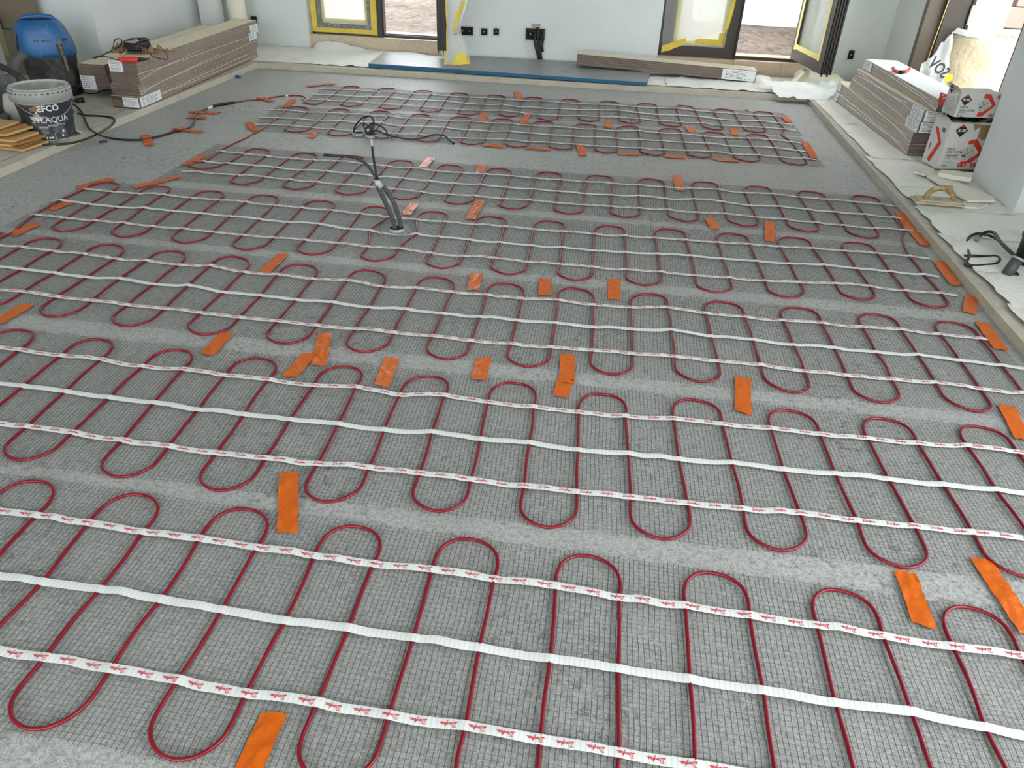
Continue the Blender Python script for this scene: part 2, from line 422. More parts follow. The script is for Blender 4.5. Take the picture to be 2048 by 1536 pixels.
FLEECE = mat('protective_fleece', (232, 231, 223), 0.95, var=.05, scale=30, dirt=(192, 184, 166), dscale=3.5, damt=.25, bump=.25, bscale=40)
FLEECE_W = mat('white_fleece', (228, 229, 224), 0.9, var=.04, scale=12, dirt=(196, 190, 172), dscale=6, damt=.2, bump=.3, bscale=30)
BORDER = mat('border_screed', (186, 182, 170), 0.9, var=.08, scale=10, dirt=(150, 142, 124), dscale=6, damt=.3, bump=.2)
STRIP = mat('edge_strip', (182, 177, 160), 0.8, var=.06, scale=14, dirt=(160, 152, 130), dscale=10, damt=.3, bump=.2)
SILL = mat('beige_stone', (203, 184, 158), 0.55, var=.05, scale=40, dirt=(180, 160, 134), dscale=60, damt=.4)
FRAME = mat('dark_bronze_frame', (62, 53, 44), 0.4, var=.05)
FRAME_G = mat('grey_frame', (120, 120, 118), 0.6, var=.08, scale=60, dirt=(190, 190, 186), dscale=30, damt=.35)
RUBBER = mat('black_gasket', (22, 20, 19), 0.5)
YTAPE = mat('yellow_masking_tape', (226, 200, 74), 0.55, var=.08, scale=25, bump=.25, bscale=40)
FILM = film_mat('masking_film', (236, 238, 226), clear=.35, rough=.25, wrinkle=14)
FILM_T = film_mat('thin_film', (240, 242, 240), clear=.62, rough=.12, wrinkle=26)
BLACK = mat('black_plastic', (20, 20, 20), 0.5)
DARK = mat('dark_recess', (14, 13, 12), 0.8)
GLASS = film_mat('window_glass', (232, 240, 240), clear=.8, rough=.03, wrinkle=1)

# ------------------------------------------------------------------ the room
YB = 5.51                                    # back wall
W1A, W1B, S1 = -2.117, -1.172, 0.119         # left window opening and its sill
W2A, W2B, S2 = 0.310, 1.290, 0.110           # right window opening
XR = 1.759                                   # right wall with the terrace door
DY0, DY1 = 3.81, 5.005
XL, YL = -2.86, 4.24                         # left wall block
ZC = 2.45
KL = [(-2.336, -2.5), (-2.337, 2.62), (-2.330, 3.29), (-2.262, 4.89)]
KB = [(-2.262, 4.89), (1.07, 4.915), (1.20, 4.915)]
KR = [(1.195, -2.5), (1.198, 2.1), (1.207, 2.95), (1.212, 4.915)]

struct('floor', box(-4.7, 2.2, -2.5, 5.6, -.12, 0), CONC)
struct('floor.001', prism([(-4.7, -2.5), KL[0], KL[1], KL[2], KL[3], (-2.262, YB), (-4.7, YB)], .0005, H), BORDER)
struct('floor.002', prism([KL[3], KR[3], (1.212, YB + .02), (-2.262, YB + .02)], .0005, H), BORDER)
struct('floor.003', prism([KR[0], (2.2, -2.5), (2.2, YB + .02), (1.2125, YB + .02), KR[3], KR[2], KR[1]], .0005, H), BORDER)
def strip_geo(line, w, z, side):
    L_, n = np.array(line, float), len(line)
    g = []
    for a, b in zip(L_[:-1], L_[1:]):
        d = (b - a) / np.linalg.norm(b - a); nrm = np.array((-d[1], d[0])) * side
        g.append(prism([a, b, b + nrm * w, a + nrm * w] if side > 0 else [a + nrm * w, b + nrm * w, b, a], .0003, z))
    return weld(g)
struct('trim_1', strip_geo(KL, .022, H + .004, -1), STRIP)
struct('trim_2', strip_geo([(-2.262, 4.889), (1.212, 4.914)], .016, H + .003, -1), STRIP)
struct('trim_3', strip_geo(KR, .015, H + .001, 1), STRIP)

def wall_with(spans, y0, y1):
    return weld([box(a, b, y0, y1, c, d) for a, b, c, d in spans])
struct('wall_back', wall_with([(XL - .2, W1A, 0, ZC), (W1B, W2A, 0, ZC), (W2B, XR + .3, 0, ZC), (W1A, W1B, 2.12, ZC), (W2A, W2B, 2.12, ZC),
                               (W1A, W1B, 0, .03), (W2A, W2B, 0, .03)], YB, YB + .3), PLASTER)
struct('wall_left', box(-4.7, XL, YL, YB + .001, 0, ZC), PLASTER)
struct('wall_left.001', box(-4.9, -4.7, -2.5, YB, 0, ZC), PLASTER)
struct('wall_right', weld([box(XR, XR + .3, DY1, YB, 0, ZC), box(XR, XR + .3, 3.405, DY0, 0, ZC), box(XR, XR + .3, DY0, DY1, 2.12, ZC),
                           box(XR + .02, XR + .3, 1.55, 2.985, 0, ZC), box(XR + .02, XR + .3, -1.3, 1.55, 2.12, ZC), box(XR + .02, XR + .3, -2.5, -1.3, 0, ZC)]), PLASTER)  # opening nearest the camera is unseen, placed there to light the near floor
struct('wall_right.001', box(1.588, XR + .3, 2.985, 3.405, 0, ZC), PLASTER)       # pillar
struct('wall_front', weld([box(-4.9, -3.4, -2.7, -2.5, 0, ZC), box(1.3, XR + .3, -2.7, -2.5, 0, ZC), box(-3.4, 1.3, -2.7, -2.5, 2.2, ZC), box(-3.4, 1.3, -2.7, -2.5, 0, .2)]), PLASTER)  # wall out of view; its wide opening is added to brighten the room
struct('ceiling', box(-4.9, XR + .3, -2.5, YB + .3, ZC, ZC + .15), PLASTER)
struct('trim_4', box(W1A + .002, W1B - .002, YB - .004, YB + .30, .03, S1), SILL)
struct('trim_5', weld([box(W2A + .002, .815, YB - .004, YB + .30, .03, S2), box(.817, 1.128, YB - .006, YB + .30, .03, S2), box(1.130, W2B - .002, YB - .004, YB + .30, .03, S2)]), SILL)

# the open ground outside, the neighbour's house and the terrace
GR = gravel()
gx, gy = 60, 60
def ground_geo():
    xs = np.linspace(-14, 16, gx + 1); ys = np.concatenate([np.linspace(YB + .3, 12, 50), np.linspace(12.5, 60, gy - 49)])
    X, Y = np.meshgrid(xs, ys)
    Z = -.02 + .02 * smooth_noise(X, Y, 5, 1.2) * (Y > YB + .5)
    V = np.stack([X, Y, Z], -1).reshape(-1, 3); w = gx + 1
    return V, [(j * w + i, j * w + i + 1, (j + 1) * w + i + 1, (j + 1) * w + i) for j in range(gy) for i in range(gx)]
g = ground_geo()
struct('ground', g, GR, smooth=True)
struct('ground.001', weld([box(2.2, 16, -12, YB + .3, -.14, -.02), box(-14, -4.9, -12, YB + .3, -.14, -.02), box(-14, 16, -12, -2.5, -.14, -.02)]), mat('terrace_slab', (196, 196, 192), .85, var=.05))
NB = thing('neighbour_house', 'white plinth and brown tiled wall of the house beyond the gravel', 'house', (3.4, 8.4, -.05))
part('plinth', box(-2.6, 9, 0, .4, 0, .40), mat('white_render', (226, 232, 230), .9, var=.03), NB)
part('facade', box(-2.6, 9, .12, .5, .40, 5), mat('brown_cladding', (150, 124, 108), .8, var=.06, scale=4), NB)
for i in range(6): part('cladding_joint', box(-2.6, 9, .112, .12, .55 + i * .3, .558 + i * .3), mat('joint_grey', (96, 84, 76), .9), NB)
COLM = thing('porch_column', 'white rendered porch column outside the terrace door', 'column', (2.15, 5.35, -.02))
part('shaft', box(-.16, .15, -.14, .2, 0, 2.6, .01), mat('column_render', (214, 222, 228), .9, bump=.5, bscale=90), COLM)
TW = thing('tiled_house_wall', 'pinkish brown tiled wall seen past the porch column', 'wall', (4.3, 6.6, -.02))
part('backing', box(-1.56, 2.5, .02, .3, 0, 4), mat('tile_grout', (120, 104, 96), .9), TW)
part('base_course', box(-1.56, 2.5, -.01, .05, 0, .28), mat('white_render', (226, 232, 230), .9), TW)
tile_m = me('tile', *box(0, .58, -.012, .02, 0, .14, .003), mat('wall_tile', (176, 150, 138), .7, var=.05))
for r_ in range(12):
    for c_ in range(6):
        link('tile', tile_m, TW, (-1.56 + c_ * .59 + (r_ % 2) * .2, 0, .29 + r_ * .147))

# ------------------------------------------------------------------ heating mats
RC = 0.0032                                    # cable radius
CABLE = mat('crimson_cable', (120, 2, 25), 0.32, spec=.45)
TAPE_P = mat('white_fixing_tape', (232, 232, 228), 0.75, var=.04, scale=120)
THREAD_D = mat('dark_glass_mesh', (70, 70, 66), 0.7)
THREAD_L = mat('pale_glass_mesh', (100, 101, 97), 0.7)
RED_INK = mat('red_print', (205, 44, 58), 0.7)
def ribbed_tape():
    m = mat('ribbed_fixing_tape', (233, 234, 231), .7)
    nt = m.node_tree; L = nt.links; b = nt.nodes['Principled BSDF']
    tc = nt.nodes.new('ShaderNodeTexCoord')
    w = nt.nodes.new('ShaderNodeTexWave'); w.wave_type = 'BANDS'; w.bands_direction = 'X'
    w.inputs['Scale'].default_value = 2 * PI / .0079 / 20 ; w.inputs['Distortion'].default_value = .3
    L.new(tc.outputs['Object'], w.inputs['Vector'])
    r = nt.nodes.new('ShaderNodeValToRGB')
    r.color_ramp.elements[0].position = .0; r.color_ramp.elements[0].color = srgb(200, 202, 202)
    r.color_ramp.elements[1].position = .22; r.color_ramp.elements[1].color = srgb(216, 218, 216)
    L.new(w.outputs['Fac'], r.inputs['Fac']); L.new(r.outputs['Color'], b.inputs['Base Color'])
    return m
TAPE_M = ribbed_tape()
SCRIPT = [[(.10, .92), (.085, .5), (.05, .12)],
          [(-.02, .80), (.03, 1.02), (.14, 1.05), (.23, .82), (.22, .45), (.13, .14), (.02, .06), (-.03, .16), (.06, .24), (.2, .12), (.27, .2)],
          [(.38, .56), (.31, .54), (.28, .34), (.31, .18), (.36, .34), (.385, .55), (.385, .2), (.43, .22)],
          [(.435, .55), (.44, .2), (.455, .42), (.505, .57), (.52, .38), (.525, .2), (.56, .24)],
          [(.555, .3), (.62, .82), (.65, 1.0), (.64, .74), (.6, .2), (.57, -.22), (.545, -.1)], [(.57, .52), (.69, .58)],
          [(.71, .55), (.66, .44), (.67, .22), (.72, .2), (.745, .42), (.71, .55), (.78, .5)],
          [(.77, .2), (.83, .62), (.845, .36), (.81, .16), (.78, .22)],
          [(.86, .2), (.92, .62), (.935, .36), (.90, .16), (.87, .22)], [(.93, .2), (1.06, .26)]]

def fill(mt, lo, hi):
    "complete the crossings of one mat for cables lo..hi by carrying its own rhythm on"
    G = {}
    for t in 'LMU':
        s, p = mt[t]
        p = np.array(p, float) / 1000
        step = (p[-1] - p[0]) / (len(p) - 1)
        d = {}
        for i in range(lo, hi + 1):
            k = i - s
            if 0 <= k < len(p): d[i] = p[k]
            elif k < 0: d[i] = p[0] + step * k
            else: d[i] = p[-1] + step * (k - len(p) + 1)
        G[t] = d
    return G
def loop_pts(P, Q, out, ext, n=7):
    c, w = (P + Q) / 2, (Q - P) / 2
    r = np.linalg.norm(w) * 1.02
    pts = []
    for t in np.linspace(PI, 0, n):
        pts.append(c + w * 1.02 * math.cos(t) + out * (max(ext - r, .01) + r * math.sin(t)))
    return pts
NET_LO, NET_HI = .114, .099
PIPE = np.array((-.681, 2.404))                # floor outlet standing in the fourth mat

def make_mat(key, lo, hi, far_first, flip, label, lead_in=None, lead_out=None, near0=None, tape_lo=.05, tape_hi=.06, net_lo=.07, net_hi=.07, cut=None, skipL=()):
    G = fill(MATS[key], lo, hi)
    ids = list(range(lo, hi + 1))
    mid = G['M'][(lo + hi) // 2]
    root = thing('heating_mat', label, 'heating mat', (mid[0], mid[1], 0), group='heating mat strips on the floor')
    r = np.random.default_rng(ord(key))
    xdir = (G['M'][hi] - G['M'][lo]); xdir /= np.linalg.norm(xdir); up = np.array((-xdir[1], xdir[0]))
    # --- cable
    path = list(lead_in) if lead_in else []
    P3 = lambda q, z: np.array((q[0], q[1], z))
    zc = RC + .0014
    pts = [np.asarray(p, float) for p in path]
    upward = None
    for i in ids:
        far_next = ((i - lo) % 2 == 0) == far_first          # this cable ends in a far loop
        seq = ['L', 'M', 'U'] if far_next else ['U', 'M', 'L']
        if i in skipL: seq = [t for t in seq if t not in skipL[i]]
        for k, t in enumerate(seq):
            pts.append(P3(G[t][i], zc))
            if k < len(seq) - 1:
                q = (G[t][i] + G[seq[k + 1]][i]) / 2 + xdir * r.normal(0, .0012)
                if np.linalg.norm(G[t][i] - G[seq[k + 1]][i]) < .19: pts.append(P3(q, zc + abs(r.normal(0, .0012))))
        if i < hi:
            if near0 and i == lo and not far_next:
                pts += [P3(np.asarray(q), zc) for q in near0]
            else:
                t = 'U' if far_next else 'L'
                e = (.088 if far_next else .107) + r.normal(0, .0025)
                lp = loop_pts(G[t][i], G[t][i + 1], up if far_next else -up, e)
                pts += [P3(q, zc + .0008 * (k % 3)) for k, q in enumerate(lp)]
    if lead_out: pts += [np.asarray(p, float) for p in lead_out]
    cab = part('heating_cable', tube(catmull(pts, 5), RC, 8), CABLE, root, True, 'crimson heating cable', world=True)
    # --- white tapes
    TW_ = .0160
    for t in 'LMU':
        C = []
        xs = ids
        q0 = G[t][xs[0]] - xdir * tape_lo * r.uniform(.7, 1.3); q1 = G[t][xs[-1]] + xdir * tape_hi * r.uniform(.7, 1.3)
        C.append((*q0, .003)); C.append((*((q0 + G[t][xs[0]]) / 2), .004))
        for a in xs:
            q = G[t][a]
            if a in skipL and t in skipL[a]: C.append((*q, .004))
            else: C += [(*(q - xdir * .0085), .0062), (*(q - xdir * .0035), 2 * RC + .0017), (*(q + xdir * .0035), 2 * RC + .0017), (*(q + xdir * .0085), .0062)]
            if a != xs[-1]:
                nq = G[t][a + 1]
                z0 = r.uniform(.0040, .0085)
                for f in (.33, .66): C.append((*(q + (nq - q) * f + up * r.normal(0, .0014)), z0 + r.uniform(-.001, .0015)))
        C.append((*((q1 + G[t][xs[-1]]) / 2), .004)); C.append((*q1, .003))
        C = np.array(C); s = np.concatenate([[0], np.cumsum(np.linalg.norm(np.diff(C, axis=0), axis=1))])
        if cut is not None and t == 'M':                        # this tape is pushed aside by the floor outlet
            d = C[:, :2] - cut; near = np.exp(-(d[:, 0] / .05) ** 2)
            C[:, 1] = np.where(np.abs(d[:, 0]) < .12, C[:, 1] - near * .030, C[:, 1])
        ss = np.arange(0, s[-1], .0045)
        Q = np.stack([np.interp(ss, s, C[:, k]) for k in range(3)], 1)
        for _ in range(2): Q[1:-1] = (Q[:-2] + 2 * Q[1:-1] + Q[2:]) / 4
        T = np.gradient(Q[:, :2], axis=0); T /= np.linalg.norm(T, axis=1)[:, None]; Nn = np.stack([-T[:, 1], T[:, 0], 0 * T[:, 0]], 1)
        hw = TW_ / 2 * (1 + .04 * np.sin(ss * 37))
        V = np.concatenate([Q + Nn * hw[:, None], Q + Nn * hw[:, None] * .33 + (0, 0, .0005), Q - Nn * hw[:, None] * .33 + (0, 0, .0005), Q - Nn * hw[:, None]])
        n = len(Q)
        Fc = [(k * n + j, (k + 1) * n + j, (k + 1) * n + j + 1, k * n + j + 1) for k in range(3) for j in range(n - 1)]
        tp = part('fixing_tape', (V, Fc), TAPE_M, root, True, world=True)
        if t != 'M':
            LV, LF = [], []
            for k in range(int(s[-1] / .0425)):
                c0 = .008 + k * .0425 + r.normal(0, .0006)
                for st in SCRIPT:
                    st = np.array(st); st = st.copy()
                    st[:, 0] += (st[:, 1] - .4) * .06
                    a = st[:, 0] * .0240; bq = (st[:, 1] - .42) * .0086
                    if flip: a = .0240 - a; bq = -bq
                    Dd = np.gradient(np.stack([a, bq], 1), axis=0); Dd /= np.linalg.norm(Dd, axis=1)[:, None] + 1e-9
                    nn = np.stack([-Dd[:, 1], Dd[:, 0]], 1) * .00045
                    for sg in (1, -1):
                        aa = c0 + a + nn[:, 0] * sg; bb = bq + nn[:, 1] * sg
                        pos = np.stack([np.interp(aa, ss, Q[:, m_]) for m_ in range(3)], 1)
                        nx_ = np.stack([np.interp(aa, ss, Nn[:, m_]) for m_ in range(3)], 1)
                        w_ = pos + nx_ * bb[:, None] + (0, 0, .0009)
                        if sg == 1: va = w_
                        else: vb = w_
                    o_ = len(LV); m_ = len(a)
                    LV += list(va) + list(vb)
                    LF += [(o_ + q, o_ + m_ + q, o_ + m_ + q + 1, o_ + q + 1) for q in range(m_ - 1)]
            part('lettering', (np.array(LV), LF), RED_INK, tp, world=True, label='red script lettering')
    # --- glass fibre netting, threads both ways
    gap = .0089
    a0 = G['L'][lo] - xdir * net_lo - up * NET_LO; a1 = G['U'][lo] - xdir * net_lo + up * NET_HI
    b0 = G['L'][hi] + xdir * net_hi - up * NET_LO; b1 = G['U'][hi] + xdir * net_hi + up * NET_HI
    Lx = np.linalg.norm(b0 - a0); Ly = np.linalg.norm(a1 - a0)
    seed = ord(key)
    def surf(u, v):
        u = np.asarray(u); v = np.asarray(v)
        fu = u / Lx; fv = v / Ly
        p = a0 * ((1 - fu) * (1 - fv))[..., None] + b0 * (fu * (1 - fv))[..., None] + b1 * (fu * fv)[..., None] + a1 * ((1 - fu) * fv)[..., None]
        wx = smooth_noise(p[..., 0], p[..., 1], seed, .35); wy = smooth_noise(p[..., 0], p[..., 1], seed + 1, .3)
        z = .0016 + .0034 * np.maximum(0, smooth_noise(p[..., 0], p[..., 1], seed + 2, .12))
        q = p + np.stack([wx * .0026, wy * .0030], -1)
        if cut is not None:
            d = q - cut; dist = np.linalg.norm(d, axis=-1)
            q = q + d / (dist[..., None] + 1e-6) * np.maximum(0, .045 * np.exp(-(dist / .045) ** 2))[..., None]
            z = z + .006 * np.exp(-((dist - .05) / .03) ** 2)
        return np.concatenate([q, z[..., None]], -1)
    def threads(lines, width, hgt):
        V, Fc = [], []; o_ = 0
        for P in lines:
            n = len(P)
            T = np.gradient(P[:, :2], axis=0); T /= np.linalg.norm(T, axis=1)[:, None]
            nn = np.stack([-T[:, 1], T[:, 0], 0 * T[:, 0]], 1) * width / 2
            V.append(P + nn); V.append(P + (0, 0, hgt)); V.append(P - nn)
            for j in range(n - 1):
                Fc.append((o_ + j, o_ + n + j, o_ + n + j + 1, o_ + j + 1)); Fc.append((o_ + n + j, o_ + 2 * n + j, o_ + 2 * n + j + 1, o_ + n + j + 1))
            o_ += 3 * n
        return np.concatenate(V), Fc
    lines = []
    for u in np.arange(0, Lx, gap):
        e0, e1 = r.uniform(-.006, .004), r.uniform(-.004, .006)
        v = np.linspace(e0, Ly + e1, 26)
        P = surf(np.full_like(v, u + r.normal(0, .0004)), v)
        if cut is not None and np.min(np.linalg.norm(P[:, :2] - cut, axis=1)) < .02: continue
        lines.append(P)
    nt_ = part('netting', threads(lines, .00095, .0004), THREAD_D, root, world=True, label='dark grey glass fibre netting threads'); nt_['kind'] = 'stuff'
    lines = []
    for v in np.arange(.003, Ly, gap):
        u = np.linspace(r.uniform(-.006, .0), Lx + r.uniform(0, .006), int(Lx / .022))
        lines.append(surf(u, np.full_like(u, v)))
    nt_ = part('netting', threads(lines, .00065, .0003), THREAD_L, root, world=True, label='pale glass fibre netting threads'); nt_['kind'] = 'stuff'
    return root, G

def fl(*pp, z=RC + .001): return [PX(u, v, z) for u, v in pp]
make_mat('A', -3, 19, True, True, 'heating mat strip nearest the camera, its white tapes lettered upside down', tape_lo=.1)
make_mat('B', -3, 23, True, False, 'second heating mat strip from the camera', tape_lo=.1)
make_mat('C', -2, 27, True, True, 'third heating mat strip from the camera', net_hi=.05)
make_mat('D', 0, 28, True, False, 'fourth heating mat strip, bent around the grey floor outlet with two conduits',
         lead_in=fl((-60, 515), (0, 477), (25, 465), (42, 450)), tape_lo=.02, cut=PIPE,
         lead_out=fl((1809, 491), (1805, 478), (1807, 467), (1811, 459)), net_lo=.03)
make_mat('E', 0, 26, False, True, 'fifth heating mat strip, just before the bare gap in the rows',
         lead_in=None, skipL={0: 'L', 1: 'L'}, near0=[PX(381, 327, 0)[:2], PX(380, 333, 0)[:2], PX(390, 338, 0)[:2], PX(408, 339.5, 0)[:2], PX(430, 337, 0)[:2], PX(447, 331, 0)[:2]], tape_lo=.03)
make_mat('F', 0, 24, True, False, 'second farthest heating mat strip, behind the bare gap',
         lead_in=fl((441, 301), (455, 293), (474, 284), (492, 276), (502, 270), (519, 262), (528, 255)), tape_lo=.09,
         lead_out=fl((1577, 279), (1570, 275), (1564, 270), (1564, 266), (1567, 262)))
make_mat('G', 0, 23, True, True, 'farthest heating mat strip, fed by the black splice and power lead', tape_lo=.12, net_lo=.10,
         lead_in=fl((467, 205), (483, 202.5), (500, 200.5), (525, 199.5), (540, 196), (556, 193), (579, 191.3), (601, 191.8), (609, 194.5), (611, 198), (608, 202), (611, 205.5), (621, 208.3), (633, 208.3), (643, 205)))

# black power lead joined to the farthest mat
lead = thing('power_lead', 'black power lead with a thick splice feeding the farthest mat', 'cable', PX(300, 280, 0))
zb = H + .005
pts = [PX(136, 204, zb), PX(153, 213, zb), PX(165, 227, zb), PX(171, 243, zb), PX(180, 258, zb), PX(197, 269, zb + .003), PX(212, 274, .012), PX(224, 276.5, .0055), PX(251, 279.5, .0055),
       PX(282, 279.5, .0055), PX(314, 273.5, .0055), PX(344, 265, .0055), PX(366, 260, .0055), PX(383, 251.5, .0055), PX(391, 238, .0055), PX(396, 227, .0055), PX(410, 219, .0055), PX(424, 213.5, .0055)]
part('sheath', tube(catmull(pts, 6), .0046, 8), mat('black_cable', (24, 24, 25), .4), lead, True, world=True)
pts = [PX(424, 213.5, .006), PX(436, 210, .007), PX(450, 207.5, .0075), PX(462, 206, .007), PX(470, 204.6, .0055)]
part('splice_sleeve', tube(catmull(pts, 6), [.0055] * 2 + [.0075] * 20 + [.0065] * 2 + [.0045], 8), mat('shrink_sleeve', (18, 18, 19), .55, bump=.3), lead, True, world=True, label='thick black splice sleeve')
pts = [PX(415, 217, .0058), PX(424, 213.5, .006)]
part('cable_marker', tube(catmull(pts, 3), .0058, 8), mat('white_marker', (214, 216, 214), .6), lead, True, world=True, label='white cable marker')
pts = [PX(571 - 0, 191.0, .006), PX(576, 191.2, .006)]
part('cable_marker', tube(pts, .0050, 8), mat('white_marker', (214, 216, 214), .6), lead, True, world=True, label='white cable marker')

# ------------------------------------------------------------------ orange tape strips
OR = mat('orange_tape', (200, 92, 0), 0.36, var=.05, scale=30, bump=.35, bscale=55, spec=.4)
OTW = .0375
def orange(a, b, where, w=OTW, over=None, flat=.0035, twist=0.0):
    A, B = PX(*a, .004), PX(*b, .004)
    d = (B - A)[:2]; Ln = np.linalg.norm(d); d = d / Ln; nrm = np.array((-d[1], d[0]))
    sk = random.uniform(-.006, .006)
    e = lambda P, s, k: np.array((*(P[:2] + nrm * s * w / 2 + d * k), .0045))
    seed = random.randrange(9999)
    def lift(X, Y):
        z = .0035 * np.maximum(0, smooth_noise(X, Y, seed + 3, .05))
        if over is not None:
            O = np.asarray(over); Dm = np.min(np.hypot(X[..., None] - O[:, 0], Y[..., None] - O[:, 1]), -1)
            z = z + .0085 * np.exp(-(Dm / .0085) ** 2)
        return z
    c = [e(A, -1, sk), e(B, -1, sk + random.uniform(-.006, .006)), e(B, 1, 0), e(A, 1, 0)]
    o = solid('tape_strip', sheet(c, max(6, int(Ln / .008)), 8, flat, .0026, seed, .06, lift, side=.25), OR, 'strip of orange tape ' + where, 'tape strip', 'orange tape strips on the floor', smooth=True)
    return o
LEADP = catmull([p[:2] for p in [PX(224, 276.5), PX(251, 279.5), PX(282, 279.5), PX(314, 273.5), PX(344, 265), PX(366, 260), PX(383, 251.5), PX(391, 238), PX(396, 227), PX(410, 219), PX(424, 213.5), PX(450, 207.5), PX(483, 202.5), PX(525, 199.5), PX(556, 193)]], 8)
O_ = [
 ((289, 270), (300, 291), 'across the black lead, nearest the bucket', 1),
 ((344, 258), (404, 264), 'across the black lead where it starts to curve up', 1),
 ((373, 234.5), (412, 235.5), 'across the black lead, shorter of two close together', 1),
 ((379, 224), (439, 226.5), 'across the black lead just before its splice', 1),
 ((515, 196), (545, 202.5), 'across the red cable between the splice and the farthest mat', 1),
 ((497, 244), (511, 262), 'beside the red cable leaving the second farthest mat'),
 ((588, 199), (567, 215), 'between left ends of the two farthest mats'),
 ((614, 173), (669, 167), 'at the far left corner of the farthest mat'),
 ((630, 262), (622, 276), 'crumpled, on the bare floor left of the twin floor outlets'),
 ((863, 315), (845, 335), 'on the fifth mat, right of the upright cable'),
 ((1034, 183), (1039, 202), 'on the far edge of the farthest mat near the blue-edged board'),
 ((971, 226), (962, 244), 'between the two farthest mats, left of a like strip'),
 ((1056, 228), (1046, 248), 'between the two farthest mats, second from the left'),
 ((1218, 242), (1216, 256), 'between the two farthest mats, small square one'),
 ((966, 290), (1011, 293.5), 'lengthwise on the second farthest mat near edge, leftmost'),
 ((1052, 296), (1102, 299.5), 'lengthwise on the second farthest mat near edge, second from left'),
 ((1160, 291), (1167, 312), 'standing crosswise on the near edge of the second farthest mat'),
 ((963, 331), (961, 346), 'small square, on the far edge of the fifth mat'),
 ((1236, 308), (1280, 308), 'lengthwise on the second farthest mat near edge, third from left'),
 ((1327, 312.5), (1373, 315), 'lengthwise on the second farthest mat near edge, fourth from left'),
 ((1428, 319), (1478, 322), 'lengthwise on the second farthest mat near edge, rightmost'),
 ((1568, 232), (1579, 244.5), 'shiny, at the right end of the farthest mat'),
 ((1377, 253), (1385, 265.5), 'shiny, between the two farthest mats, second from the right'),
 ((1467, 259), (1470, 271.5), 'shiny, between the two farthest mats, rightmost'),
 ((1610, 285), (1629, 317), 'at the right end of the second farthest mat'),
 ((1354, 351), (1360, 382), 'shiny, on the far edge of the fifth mat'),
 ((1419, 437), (1431, 459), 'shiny, between fourth and fifth mats, left of a longer one'),
 ((1539, 444), (1540, 483), 'shiny, between the fourth and fifth mats, rightmost'),
 ((828, 407), (812, 430), 'right beside the two conduits of the floor outlet'),
 ((962, 401), (940, 438), 'between fourth and fifth mats, right of the two conduits'),
 ((954, 546), (946, 580), 'between the third and fourth mats, leftmost of three short ones'),
 ((1091, 557), (1089, 591), 'between the third and fourth mats, middle of three short ones'),
 ((1229, 559), (1228, 599), 'between the third and fourth mats, rightmost of three short ones'),
 ((566, 509), (527, 547), 'slanting from the fourth to the third mat, left of the outlet'),
 ((155, 375), (226, 357), 'along the first loop of the fourth mat'),
 ((267, 375), (361, 353), 'long, slanting at the far edge of the fourth mat'),
 ((366, 331), (411, 311), 'along the left end of the fifth mat'),
 ((142, 404), (100, 420), 'holding the fourth mat middle white tape at its left end'),
 ((74, 447), (24, 471), 'torn, at the near left corner of the fourth mat'),
 ((58, 609), (-16, 652), 'at the left picture edge between the second and third mats'),
 ((455, 667), (413, 710), 'slanting between second and third mats, left of an overlapping pair'),
 ((651, 666), (637, 733), 'upright one of the overlapping pair between second and third mats'),
 ((620, 706), (581, 752), 'slanting one of the overlapping pair between second and third mats'),
 ((785, 716), (762, 774), 'between second and third mats, right of the overlapping pair'),
 ((968, 716), (957, 761), 'between the second and third mats, left of the stacked pair'),
 ((1135, 709), (1134, 766), 'upper of the stacked pair between the second and third mats'),
 ((1133, 751), (1121, 793), 'lower of the stacked pair between the second and third mats'),
 ((1486, 756), (1486, 828), 'long, between the second and third mats, right half'),
 ((578, 945), (575, 1068), 'long upright one between the nearest and second mats'),
 ((551, 1422), (492, 1552), 'on the nearest edge of the nearest mat'),
 ((1810, 1146), (1850, 1256), 'between nearest and second mats, pointed at its lower end'),
 ((1962, 1120), (2066, 1275), 'long, at the right picture edge below the second mat'),
 ((2010, 810), (2048, 882), 'at the right picture edge beyond the second mat'),
 ((1963, 646), (2003, 700), 'at the right end of the third mat'),
 ((1944, 592), (1938, 626), 'square, at the near right corner of the fourth mat'),
 ((1876, 523), (1912, 571), 'at the right end of the fourth mat'),
 ((1799, 426), (1823, 463), 'at the fifth mat right end, upper of a touching pair'),
 ((1827, 464), (1851, 491), 'at the fifth mat right end, lower of a touching pair'),
]
for t_ in O_:
    orange(t_[0], t_[1], t_[2], over=LEADP if len(t_) > 3 else None)
def scrap(u, v, z, where, s=.012):
    p = PX(u, v, z)
    c = [p + (-s, -s * .7, 0), p + (s, -s * .5, 0), p + (s * .8, s, 0), p + (-s * .7, s * .8, 0)]
    solid('tape_scrap', sheet(c, 6, 6, .012, .003, int(u), .02), OR, 'crumpled scrap of orange tape ' + where, 'tape scrap', smooth=True)
scrap(1493, 221, .002, 'on the far edge of the farthest mat')
scrap(1859, 379, H + .002, 'beside the wooden-handled float')

